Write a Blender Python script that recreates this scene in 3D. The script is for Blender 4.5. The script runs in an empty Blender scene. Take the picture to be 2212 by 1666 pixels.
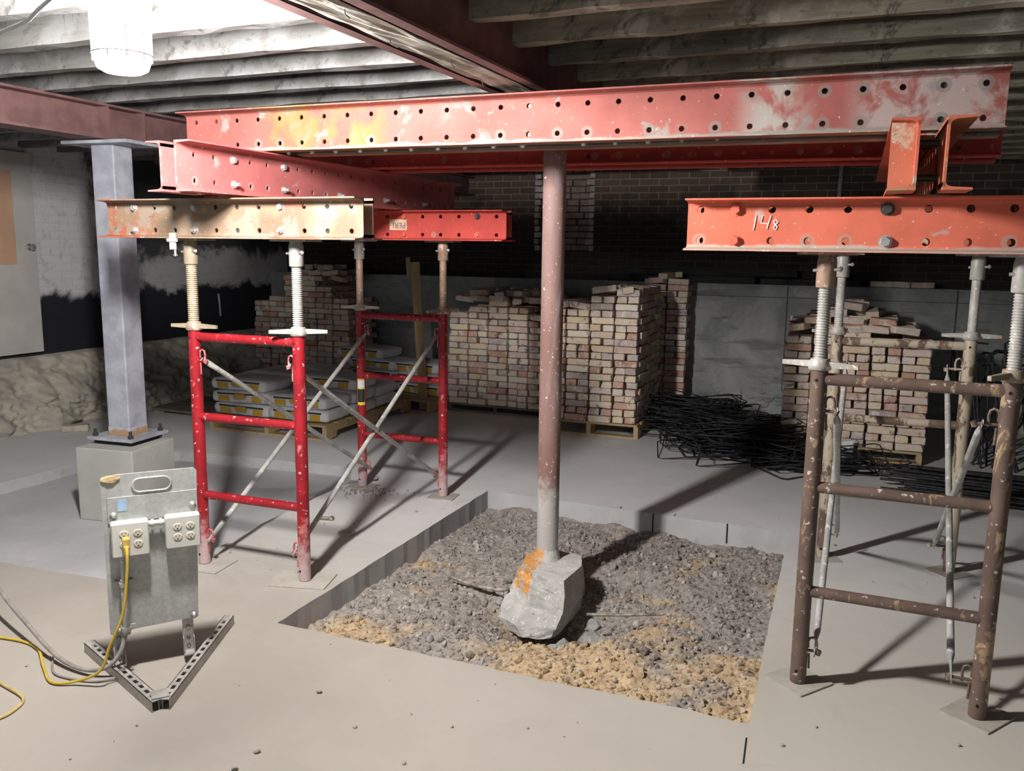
import bpy, bmesh, math, random
import numpy as np
from mathutils import Vector, Matrix, Euler
from mathutils.geometry import tessellate_polygon
S = bpy.context.scene
C = S.collection
PI = math.pi
random.seed(7)
rnd = random.Random(11)

# ------------------------------------------------------------------ camera
YAW, PITCH, ROLL, CAMH, FPX = 0.3788, -0.1590, 0.0130, 1.6402, 1842.02
cy_, sy_ = math.cos(YAW), math.sin(YAW)
fw = Vector((-sy_*math.cos(PITCH), cy_*math.cos(PITCH), math.sin(PITCH)))
r0 = Vector((cy_, sy_, 0)); u0 = r0.cross(fw)
rt = r0*math.cos(ROLL)+u0*math.sin(ROLL); up = -r0*math.sin(ROLL)+u0*math.cos(ROLL)
cam = bpy.data.cameras.new('camera'); camo = bpy.data.objects.new('camera', cam); C.objects.link(camo)
M = Matrix((rt, up, -fw)).transposed().to_4x4(); M.translation = (0, 0, CAMH)
camo.matrix_world = M
cam.sensor_width = 36; cam.lens = FPX/2212*36; cam.clip_start = .05
S.camera = camo
# ------------------------------------------------------------------ world, exposure
W = bpy.data.worlds.new('world'); S.world = W; W.use_nodes = True
bg = W.node_tree.nodes['Background']; bg.inputs[0].default_value = (.80, .88, 1, 1); bg.inputs[1].default_value = .22  # added ambient fill, enters through the open back of the room
S.view_settings.view_transform = 'Standard'; S.view_settings.look = 'None'
S.view_settings.exposure = 1.85; S.view_settings.gamma = 1.0
LAMP_POS = (-2.035, 2.00); LAMP_STRENGTH = 430.0

# ------------------------------------------------------------------ material helpers
class G:
    def __init__(s, name, rough=.7, metal=0.0, spec=.5):
        s.m = bpy.data.materials.new(name); s.m.use_nodes = True; s.t = s.m.node_tree
        s.b = s.t.nodes['Principled BSDF']; s.b.inputs['Roughness'].default_value = rough
        s.b.inputs['Metallic'].default_value = metal; s.b.inputs['Specular IOR Level'].default_value = spec
        s.tc = s.t.nodes.new('ShaderNodeTexCoord'); s.co = s.tc.outputs['Object']
    def n(s, kind): return s.t.nodes.new('ShaderNode'+kind)
    def put(s, sock, v):
        if isinstance(v, bpy.types.NodeSocket): s.t.links.new(v, sock)
        elif isinstance(v, (tuple, list)) and len(v) == 3 and sock.type == 'RGBA': sock.default_value = (*v, 1)
        else: sock.default_value = v
    def noise(s, scale, detail=4, rough=.55, co=None, dist=0, stretch=None):
        x = s.n('TexNoise'); x.inputs['Scale'].default_value = scale; x.inputs['Detail'].default_value = detail
        x.inputs['Roughness'].default_value = rough; x.inputs['Distortion'].default_value = dist
        c = co or s.co
        if stretch:
            mp = s.n('Mapping'); mp.inputs['Scale'].default_value = stretch; s.put(mp.inputs['Vector'], c); c = mp.outputs[0]
        s.put(x.inputs['Vector'], c); return x.outputs['Fac']
    def vor(s, scale, feature='F1', out='Distance', co=None):
        x = s.n('TexVoronoi'); x.feature = feature; x.inputs['Scale'].default_value = scale; s.put(x.inputs['Vector'], co or s.co); return x.outputs[out]
    def mask(s, v, lo, hi):
        x = s.n('MapRange'); x.interpolation_type = 'SMOOTHSTEP'; s.put(x.inputs['Value'], v)
        x.inputs['From Min'].default_value = lo; x.inputs['From Max'].default_value = hi; return x.outputs[0]
    def math(s, op, a, b=0.0, c=0.0):
        x = s.n('Math'); x.operation = op; s.put(x.inputs[0], a); s.put(x.inputs[1], b); s.put(x.inputs[2], c); return x.outputs[0]
    def mix(s, f, a, b, mode='MIX'):
        x = s.n('Mix'); x.data_type = 'RGBA'; x.blend_type = mode
        s.put(x.inputs[0], f); s.put(x.inputs[6], a); s.put(x.inputs[7], b); return x.outputs[2]
    def xyz(s):
        x = s.n('SeparateXYZ'); s.put(x.inputs[0], s.co); return x.outputs
    def bump(s, h, strength=.3, dist=.01):
        x = s.n('Bump'); x.inputs['Strength'].default_value = strength; x.inputs['Distance'].default_value = dist
        s.put(x.inputs['Height'], h); s.t.links.new(x.outputs[0], s.b.inputs['Normal'])
    def col(s, c): s.put(s.b.inputs['Base Color'], c); return s.m

def simple(name, c, rough=.6, metal=0.0, var=.12, scale=18, bump=.1):
    g = G(name, rough, metal)
    n = g.noise(scale, 5)
    d = tuple(v*(1-var*2) for v in c); l = tuple(min(1, v*(1+var)) for v in c)
    if bump: g.bump(n, bump, .004)
    return g.col(g.mix(g.mask(n, .3, .7), d, l))

def concrete(name, a, b, dirt, scale=1.2):
    g = G(name, .85, 0, .3)
    n1 = g.noise(scale, 6, .6); n2 = g.noise(scale*14, 4, .7); n3 = g.noise(scale*3.1, 5, .65, dist=.6)
    c = g.mix(g.mask(n1, .35, .65), a, b)
    c = g.mix(g.math('MULTIPLY', g.mask(n3, .56, .72), .5), c, dirt)
    c = g.mix(g.math('MULTIPLY', g.mask(n2, .62, .75), .35), c, tuple(v*.6 for v in a))
    g.bump(n2, .15, .004)
    return g.col(c)

def paint_steel(name, paint, worn, wl=.56, rust=(.22, .11, .06), rl=.66, extra=None, rings=None, rough=.78, edge=None):
    g = G(name, rough, 0, .22)
    c = paint
    n0 = g.noise(5, 5, .6); c = g.mix(g.mask(n0, .35, .7), paint, tuple(v*.82 for v in paint))
    x, y, z = g.xyz()
    if extra:                        # (x0, x1, colour, softness)
        for (a, b, col_, th) in extra:
            ww = g.math('MULTIPLY', g.mask(x, a, a+.15), g.math('SUBTRACT', 1.0, g.mask(x, b-.15, b)))
            nn = g.noise(4.3+a, 5, .6, dist=.4)
            c = g.mix(g.math('MULTIPLY', ww, g.math('MULTIPLY', g.mask(nn, th-.02, th+.12), .85)), c, col_)
    n1 = g.noise(6.5, 8, .68, dist=.3); c = g.mix(g.math('MULTIPLY', g.mask(n1, wl, wl+.07), .8), c, worn)
    if edge:                         # worn band along the bottom of the web
        e = g.math('ADD', z, g.math('MULTIPLY', g.noise(7, 5, .6), .05))
        c = g.mix(g.math('MULTIPLY', g.math('SUBTRACT', 1.0, g.mask(e, edge, edge+.012)), g.mask(z, edge-.0395, edge-.0385)), c, worn)
        c = g.mix(g.math('MULTIPLY', g.math('SUBTRACT', 1.0, g.mask(z, edge-.0395, edge-.0385)), g.mask(g.noise(9, 5, .6, stretch=(.15, 3, 1)), .42, .62)), c, (.34, .24, .15))
    if rings:                        # worn washer rings around some holes: (pitch, first, z, r)
        s_, o_, zz, rr = rings
        u = g.math('DIVIDE', g.math('SUBTRACT', x, o_), s_)
        fr = g.math('MULTIPLY', g.math('SUBTRACT', u, g.math('ROUND', u)), s_)
        dz = g.math('SUBTRACT', g.math('ABSOLUTE', z), zz)
        d = g.math('SQRT', g.math('ADD', g.math('MULTIPLY', fr, fr), g.math('MULTIPLY', dz, dz)))
        wn = g.n('TexWhiteNoise'); wn.noise_dimensions = '1D'; g.put(wn.inputs['W'], g.math('ADD', g.math('ROUND', u), g.math('MULTIPLY', g.math('SIGN', z), 31.7)))
        k = g.math('MULTIPLY', g.math('SUBTRACT', 1.0, g.mask(d, rr, rr+.004)), g.math('MULTIPLY', g.mask(wn.outputs['Value'], .6, .7), .6))
        c = g.mix(k, c, tuple(v*.8 for v in worn))
    n2 = g.noise(16, 6, .7, stretch=(.35, 1, 1.6)); c = g.mix(g.mask(n2, rl, rl+.06), c, rust)
    n3 = g.noise(60, 3, .6); c = g.mix(g.math('MULTIPLY', g.mask(n3, .66, .7), .6), c, (.75, .7, .68))
    g.bump(n1, .12, .003)
    return g.col(c)

def pipe_mat(name, base, spots, sl=.6, patch=None, pl=.56, rough=.42, low=None):
    g = G(name, rough, .05, .45)
    n0 = g.noise(9, 4); c = g.mix(g.mask(n0, .35, .65), base, tuple(v*.72 for v in base))
    if patch:
        n2 = g.noise(13, 7, .7, dist=.5, stretch=(1, 1, .45)); c = g.mix(g.mask(n2, pl, pl+.05), c, patch)
    if low:                          # cement dust splashed on near the foot
        x, y, z = g.xyz()
        e = g.math('ADD', z, g.math('MULTIPLY', g.noise(24, 6, .7), -.5))
        c = g.mix(g.math('MULTIPLY', g.math('SUBTRACT', 1.0, g.mask(e, -.18, low)), .8), c, spots)
    n1 = g.noise(42, 3, .55); c = g.mix(g.mask(n1, sl, sl+.03), c, spots)
    g.bump(n0, .08, .003)
    return g.col(c)

def wood(name, a, b, dark, wash=None, wlev=.5, rough=.8, axis=0):
    g = G(name, rough, 0, .3)
    st = [4.0, 4.0, 4.0]; st[axis] = .35
    n = g.noise(9, 6, .65, stretch=tuple(st), dist=.4)
    c = g.mix(g.mask(n, .35, .65), a, b)
    n2 = g.noise(3.0, 7, .7, dist=.5)
    if wash: c = g.mix(g.mask(n2, wlev, wlev+.12), c, wash)
    n3 = g.noise(5.5, 8, .75, dist=1.2); c = g.mix(g.math('MULTIPLY', g.mask(n3, .54, .66), .75), c, dark)
    n4 = g.noise(28, 5, .7, dist=.6); c = g.mix(g.math('MULTIPLY', g.mask(n4, .58, .70), .55), c, dark)
    g.bump(n, .35, .006)
    return g.col(c)

def ramp_random(g, src, cols):
    r = g.n('ValToRGB'); r.color_ramp.interpolation = 'CONSTANT'
    e = r.color_ramp.elements
    for i, c in enumerate(cols):
        p = i/len(cols)
        if i < 2: e[i].position = p; e[i].color = (*c, 1)
        else: k = e.new(p); k.color = (*c, 1)
    g.put(r.inputs[0], src); return r.outputs[0]
BRICKS = [(0.74, 0.60, 0.47), (0.67, 0.55, 0.45), (0.62, 0.45, 0.37), (0.78, 0.65, 0.48), (0.56, 0.47, 0.45), (0.56, 0.34, 0.26), (0.69, 0.56, 0.49), (0.80, 0.71, 0.58), (0.68, 0.53, 0.38), (0.48, 0.40, 0.36), (0.63, 0.40, 0.31), (0.74, 0.61, 0.53)]
def brick_mat(name, island):
    g = G(name, .9, 0, .25)
    if island:
        src = g.n('NewGeometry').outputs['Random Per Island']; co = g.co
    else:
        oi = g.n('ObjectInfo'); src = oi.outputs['Random']
        va = g.n('VectorMath'); va.operation = 'ADD'; g.put(va.inputs[0], g.co)
        cb = g.n('CombineXYZ'); g.put(cb.inputs[0], g.math('MULTIPLY', src, 37.0)); g.put(cb.inputs[1], g.math('MULTIPLY', src, 91.0)); g.put(va.inputs[1], cb.outputs[0]); co = va.outputs[0]
    c = ramp_random(g, src, BRICKS)
    n = g.noise(14, 6, .65, co=co); c = g.mix(g.mask(n, .52, .66), c, (.74, .69, .61))
    n2 = g.noise(11, 5, .7, co=co, dist=.6); c = g.mix(g.math('MULTIPLY', g.mask(n2, .58, .66), .75), c, (.15, .13, .12))
    g.bump(g.noise(60, 4, .7, co=co), .5, .006)
    return g.col(c)

def brick_wall(name, c1, c2, mortar, kind):
    g = G(name, .92, 0, .25)
    x, y, z = g.xyz()
    cb = g.n('CombineXYZ')
    g.put(cb.inputs[0], x if kind == 'back' else y); g.put(cb.inputs[1], z)
    bt = g.n('TexBrick'); g.put(bt.inputs['Vector'], cb.outputs[0])
    bt.inputs['Scale'].default_value = 1.0; bt.inputs['Brick Width'].default_value = .215; bt.inputs['Row Height'].default_value = .073
    bt.inputs['Mortar Size'].default_value = .006; bt.inputs['Mortar Smooth'].default_value = .3
    g.put(bt.inputs['Color1'], c1); g.put(bt.inputs['Color2'], c2); g.put(bt.inputs['Mortar'], mortar)
    c = bt.outputs['Color']
    n = g.noise(2.2, 6, .65, dist=.5)
    if kind == 'back':               # old brick darkened low down, paler brick higher up
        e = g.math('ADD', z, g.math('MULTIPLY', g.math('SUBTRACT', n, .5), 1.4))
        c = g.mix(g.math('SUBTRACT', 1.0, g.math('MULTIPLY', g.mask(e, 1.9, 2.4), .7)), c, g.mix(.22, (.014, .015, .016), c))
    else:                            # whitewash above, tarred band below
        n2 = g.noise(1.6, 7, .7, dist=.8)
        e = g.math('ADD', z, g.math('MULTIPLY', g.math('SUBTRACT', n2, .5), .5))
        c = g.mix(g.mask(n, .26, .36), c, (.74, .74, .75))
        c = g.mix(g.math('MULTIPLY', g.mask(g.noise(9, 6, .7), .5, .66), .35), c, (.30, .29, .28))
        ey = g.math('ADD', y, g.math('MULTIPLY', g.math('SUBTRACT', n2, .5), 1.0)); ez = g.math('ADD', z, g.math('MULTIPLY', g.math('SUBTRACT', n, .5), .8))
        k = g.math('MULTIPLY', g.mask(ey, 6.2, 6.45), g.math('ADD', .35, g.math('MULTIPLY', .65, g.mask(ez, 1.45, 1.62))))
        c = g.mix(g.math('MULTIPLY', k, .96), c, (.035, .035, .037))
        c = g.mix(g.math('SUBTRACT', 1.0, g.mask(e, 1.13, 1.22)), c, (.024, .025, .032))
    g.bump(g.math('MULTIPLY', bt.outputs['Fac'], -1.0), .6, .01)
    return g.col(c)

M_ = {}
M_['floor'] = None
def floor_mat():
    g = G('floor_concrete', .85, 0, .25)
    x, y, z = g.xyz()
    n1 = g.noise(.9, 6, .6); n2 = g.noise(16, 5, .7); n3 = g.noise(2.6, 6, .7, dist=.8)
    grey = g.mix(g.mask(n1, .3, .7), (.62, .615, .615), (.72, .71, .71))
    cream = g.mix(g.mask(n1, .35, .65), (.325, .298, .26), (.38, .352, .31))
    e = g.math('ADD', y, g.math('MULTIPLY', g.math('SUBTRACT', n3, .5), .9))
    e = g.math('ADD', e, g.math('MULTIPLY', x, -.10))
    cream = g.mix(g.mask(x, -1.4, .9), cream, (.54, .51, .455))  # colour lightened towards the right to offset falloff from the lamp
    c = g.mix(g.mask(e, 3.1, 5.2), cream, grey)  # cream slab to grey slab; far grey raised against the same lamp falloff
    c = g.mix(g.math('MULTIPLY', g.mask(n3, .57, .75), .25), c, (.30, .27, .24))
    c = g.mix(g.math('MULTIPLY', g.mask(n2, .64, .75), .3), c, (.26, .24, .22))
    g.bump(n2, .10, .004)
    return g.col(c)
MFLOOR = floor_mat()
MPATCH = concrete('fresh_concrete', (.42, .42, .43), (.50, .50, .51), (.32, .315, .31), 1.6)
MCUT = concrete('cut_concrete_edge', (.42, .42, .43), (.50, .50, .50), (.3, .3, .3), 3)
MPIER = concrete('pier_concrete', (.36, .36, .33), (.43, .43, .40), (.50, .51, .54), 2.2)
MPLINTH = concrete('plinth_concrete', (.28, .29, .28), (.42, .43, .42), (.15, .155, .15), 1.6)
g = G('plinth_concrete_streaked', .85, 0, .3)
n1 = g.noise(1.5, 7, .7, dist=.6); n2 = g.noise(4, 6, .7, stretch=(.35, 1, 2.6), dist=.4); n3 = g.noise(40, 4, .7)
c = g.mix(g.mask(n1, .35, .65), (.25, .26, .25), (.42, .43, .42)); c = g.mix(g.math('MULTIPLY', g.mask(n2, .52, .64), .6), c, (.14, .145, .14)); c = g.mix(g.math('MULTIPLY', g.mask(n2, .60, .45), 0), c, c)
c = g.mix(g.mask(n3, .66, .70), c, (.56, .56, .56)); c = g.mix(g.math('MULTIPLY', g.mask(g.noise(3, 7, .75, dist=1), .60, .66), .5), c, (.58, .58, .58)); g.bump(n3, .3, .005)
MPLINTH = g.col(c)
MFOOT = concrete('broken_footing', (.42, .41, .39), (.52, .51, .49), (.26, .25, .24), 7)
def foot_mat():
    g = G('footing_concrete', .9, 0, .25)
    n = g.noise(9, 6, .65); n2 = g.noise(60, 3, .6)
    c = g.mix(g.mask(n, .35, .65), (.36, .355, .34), (.50, .485, .46))
    x, y, z = g.xyz()
    d = g.math('MULTIPLY', g.mask(x, -.13, -.10), g.math('SUBTRACT', 1.0, g.mask(x, -.01, .015)))
    d = g.math('MULTIPLY', d, g.math('MULTIPLY', g.mask(z, -.06, -.03), g.math('SUBTRACT', 1.0, g.mask(z, .05, .08))))
    c = g.mix(g.math('MULTIPLY', d, g.mask(g.noise(20, 5, .6), .38, .5)), c, (.62, .26, .04))
    c = g.mix(g.mask(n2, .60, .66), c, (.66, .65, .62)); c = g.mix(g.mask(g.noise(26, 5, .7), .62, .7), c, (.2, .19, .18))
    g.bump(n2, .6, .006); return g.col(c)
MFOOT = foot_mat()
MRUB = concrete('rubble_concrete', (.24, .235, .225), (.36, .35, .33), (.14, .135, .13), 14)
def soil_mat(name, clods=False):
    g = G(name, .95, 0, .15)
    x, y, z = g.xyz()
    n = g.noise(2.1, 6, .62, dist=.5); n2 = g.noise(30, 5, .7); n3 = g.noise(90, 3, .7)
    grey = g.mix(g.mask(n2, .35, .65), (.24, .215, .195), (.36, .33, .30))
    tan = g.mix(g.mask(n2, .35, .65), (.42, .30, .175), (.56, .42, .26))
    near = g.math('MULTIPLY', g.math('SUBTRACT', 1.0, g.mask(y, 3.35, 3.95)), g.mask(x, -1.55, -1.0))   # clay dug up towards the near right corner
    e = g.math('ADD', n, g.math('MULTIPLY', near, .15))
    e = g.math('ADD', e, g.math('MULTIPLY', g.math('SUBTRACT', 1.0, g.mask(y, 3.3, 4.2)), .07))
    c = g.mix(g.math('MULTIPLY', g.mask(e, .54, .70), .9), grey, tan)
    c = g.mix(g.mask(n3, .66, .72), c, (.42, .39, .36))
    c = g.mix(g.math('MULTIPLY', g.mask(g.noise(55, 4, .7), .56, .66), .55), c, (.07, .06, .05))
    if clods:
        rp = g.n('NewGeometry').outputs['Random Per Island']; c = g.mix(g.math('MULTIPLY', g.mask(rp, .2, .95), .55), c, g.mix(g.mask(rp, .75, .8), (.09, .08, .07), (.52, .49, .45)))
    g.bump(n2, .7, .012)
    return g.col(c)
MSOIL = soil_mat('dug_soil'); MCLOD = soil_mat('soil_clod', True)
WORN = (.27, .26, .235)
MB_MAIN = paint_steel('salmon_beam_paint', (.345, .112, .096), WORN, .60, extra=[(.45, 1.25, (.33, .165, .06), .45), (.55, 1.1, (.27, .21, .15), .55), (1.45, 1.85, (.25, .235, .225), .52), (2.75, 3.1, (.38, .38, .345), .40), (3.15, 3.8, (.44, .37, .345), .42)], rings=(.1321, .0645, .0585, .024), edge=-.060)
MB_PINK = paint_steel('pink_beam_paint', (.43, .13, .125), (.44, .28, .26), .64, rl=.72, rings=(.127, .11, .056, .02))
MB_CREAM = paint_steel('worn_cream_beam_paint', (.235, .165, .11), (.235, .205, .165), .50, extra=[(-.1, .35, (.31, .085, .04), .42), (.8, 1.6, (.29, .12, .085), .44)], rl=.60, rings=(.1249, .05, .054, .02))
MB_RED = paint_steel('red_beam_paint', (.50, .075, .06), (.50, .26, .23), .68, rl=.76, rings=(.127, .045, .056, .018))
MB_ORANGE = paint_steel('orange_beam_paint', (.58, .145, .09), (.40, .33, .28), .64, rl=.72, rings=(.1255, .046, .055, .023), edge=-.052)
MB_OLD = paint_steel('old_beam_paint', (.56, .17, .10), (.52, .44, .32), .55, rl=.60)
MRED = pipe_mat('red_scaffold_paint', (.32, .012, .02), (.55, .45, .45), .645, patch=(.46, .13, .14), pl=.60, low=.03)
MLOCK = pipe_mat('dusty_pink_lock', (.52, .13, .13), (.6, .4, .4), .6)
MBROWN = pipe_mat('rusty_brown_pipe', (.15, .10, .08), (.50, .45, .40), .635, patch=(.36, .25, .15), pl=.57)
MBROWN2 = pipe_mat('flaking_brown_pipe', (.16, .105, .08), (.50, .44, .36), .65, patch=(.42, .36, .27), pl=.46)
MGALV = pipe_mat('galvanised_tube', (.45, .45, .43), (.62, .61, .58), .6, patch=(.32, .29, .26), pl=.62)
MJACKT = pipe_mat('tan_dusted_jack', (.35, .285, .20), (.42, .37, .29), .6)
MJACKW = pipe_mat('pale_zinc_jack', (.38, .365, .335), (.46, .44, .42), .6, patch=(.36, .22, .12), pl=.66)
MJACKG = pipe_mat('grey_rusty_jack', (.44, .42, .39), (.58, .56, .52), .6, patch=(.40, .26, .15), pl=.57)
MJACKR = pipe_mat('rusty_jack', (.36, .24, .17), (.5, .42, .36), .6, patch=(.2, .12, .09), pl=.55)
MPOST = None
def post_mat():
    g = G('old_post_paint', .7, 0, .4)
    x, y, z = g.xyz()
    n = g.noise(3.2, 6, .65, stretch=(1, 1, .4)); c = g.mix(g.mask(n, .35, .62), (.19, .105, .09), (.24, .15, .135))
    c = g.mix(g.math('MULTIPLY', g.mask(g.noise(2.4, 7, .7, dist=.8, stretch=(1, 1, .35)), .50, .64), .85), c, (.38, .33, .345))
    e = g.math('ADD', z, g.math('MULTIPLY', g.noise(16, 6, .7), -.5)); c = g.mix(g.math('SUBTRACT', 1.0, g.mask(e, .02, .22)), c, (.42, .40, .38))
    c = g.mix(g.mask(g.noise(55, 3, .55), .66, .69), c, (.68, .63, .6))
    c = g.mix(g.mask(g.noise(12, 5, .6), .70, .72), c, (.10, .055, .05))
    g.bump(n, .2, .004); return g.col(c)
MPOST = post_mat()
MCOL = pipe_mat('grey_primer', (.40, .415, .475), (.46, .47, .53), .70, rough=.5)
MMAUVE = pipe_mat('maroon_beam_primer', (.185, .10, .097), (.22, .13, .125), .68, rough=.6)
MJOISTW = wood('whitewashed_joist', (.14, .138, .13), (.18, .177, .17), (.055, .05, .045), (.23, .23, .23), .46)
MJOISTD = wood('dark_old_joist', (.24, .22, .17), (.38, .35, .28), (.05, .045, .035), (.55, .52, .44), .54)
MDECKW = wood('whitewashed_deck', (.14, .135, .13), (.18, .175, .17), (.09, .085, .08), (.2, .2, .2), .45)
MDECKD = wood('dark_deck', (.06, .055, .045), (.10, .09, .07), (.03, .03, .025))
MTIMBER = wood('pale_weathered_timber', (.32, .29, .24), (.42, .39, .33), (.09, .07, .05), (.48, .46, .41), .5, axis=1)
MPALLET = wood('pallet_wood', (.42, .30, .16), (.52, .39, .22), (.25, .17, .09))
MBOARD = wood('dull_board', (.17, .15, .12), (.24, .21, .17), (.1, .09, .07))
MSTUD = wood('stud_wood', (.34, .24, .13), (.44, .32, .18), (.2, .14, .08), axis=2)
MCHAR = wood('charred_timber', (.02, .02, .02), (.05, .05, .05), (.01, .01, .01))
MBRICK = brick_mat('salvaged_brick', False); MBRICKS = brick_mat('salvaged_brick_pile', True)
MBWALL = brick_wall('dark_brick', (.14, .10, .08), (.22, .15, .11), (.36, .34, .31), 'back')
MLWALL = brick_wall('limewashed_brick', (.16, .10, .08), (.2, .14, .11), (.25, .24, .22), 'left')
MSTONE = concrete('rubble_foundation', (.42, .40, .34), (.54, .50, .42), (.20, .19, .18), 3.0)
MJAMB = concrete('broken_brick', (.32, .28, .26), (.52, .49, .47), (.08, .065, .06), 9)
MINFILL = concrete('old_red_render', (.25, .17, .15), (.34, .26, .235), (.08, .06, .05), 6)
MBLACK = simple('black_steel', (.022, .023, .026), .5, .3)
MREBAR = simple('black_rebar', (.035, .037, .042), .55, .4, .3, 30)
MRUSTBAR = simple('rusty_bar', (.32, .28, .24), .7, .1, .3, 30)
MDARK = simple('hollow_black', (.008, .008, .008), .9)
MBOLT = simple('zinc_bolt', (.42, .41, .40), .4, .5)
MBOLTB = simple('dark_bolt', (.06, .055, .05), .5, .4)
MBOLTR = simple('painted_bolt', (.62, .12, .07), .5)
MGSHEET = None
def sheet():
    g = G('galvanised_sheet', .45, .35, .5)
    v = g.vor(90, out='Color'); bw = g.n('RGBToBW'); g.put(bw.inputs[0], v)
    c = g.mix(g.mask(bw.outputs[0], .2, .8), (.36, .375, .36), (.42, .435, .42))
    c = g.mix(g.mask(g.noise(5, 6, .7), .5, .68), c, (.52, .53, .50))
    g.bump(g.noise(3, 3), .15, .01); return g.col(c)
MGSHEET = sheet()
MSTRUT = simple('strut_steel', (.42, .40, .37), .5, .25)
MIVORY = simple('ivory_plastic', (.56, .52, .41), .4, 0, .03, 5, 0)
MBOXW = simple('white_outlet_box', (.56, .55, .51), .4, 0, .05, 8, .05)
MSLOT = simple('slot_black', (.02, .02, .018), .6)
MYCORD = simple('yellow_cord', (.60, .42, .05), .45, 0, .08, 20)
MTCORD = simple('dusty_yellow_cord', (.55, .42, .17), .5, 0, .1, 20)
MGCORD = simple('grey_cable', (.30, .28, .25), .5, 0, .15, 20)
MWCORD = simple('white_wire', (.6, .62, .64), .4, 0, .05)
MBLUE = simple('blue_tape', (.28, .40, .55), .5)
MBAG = simple('white_paper_bag', (.74, .74, .76), .6, 0, .06, 9, .3)
MPRY = simple('bag_print_yellow', (.60, .36, .03), .55, 0, .06)
MPRB = simple('bag_print_black', (.03, .03, .028), .55)
MPRG = simple('bag_print_grey', (.35, .35, .37), .55)
MDOOR = simple('door_grey_paint', (.62, .60, .57), .5, 0, .05, 3)
MDOORP = simple('door_panel_orange', (.66, .42, .28), .5, 0, .05, 3)
MPAPER = simple('white_paper', (.72, .72, .74), .7, 0, .03)
MSTICK = simple('cream_sticker', (.66, .50, .33), .6, 0, .08)
MPURP = simple('purple_ink', (.22, .07, .14), .6)
MCHALK = simple('white_chalk', (.92, .80, .77), .8, 0, .05)
MSTICKY = simple('yellow_sticker', (.68, .60, .05), .5)
MSTICKK = simple('black_sticker', (.02, .02, .02), .5)
MSTICKO = simple('orange_sticker', (.72, .36, .04), .5)

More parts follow.
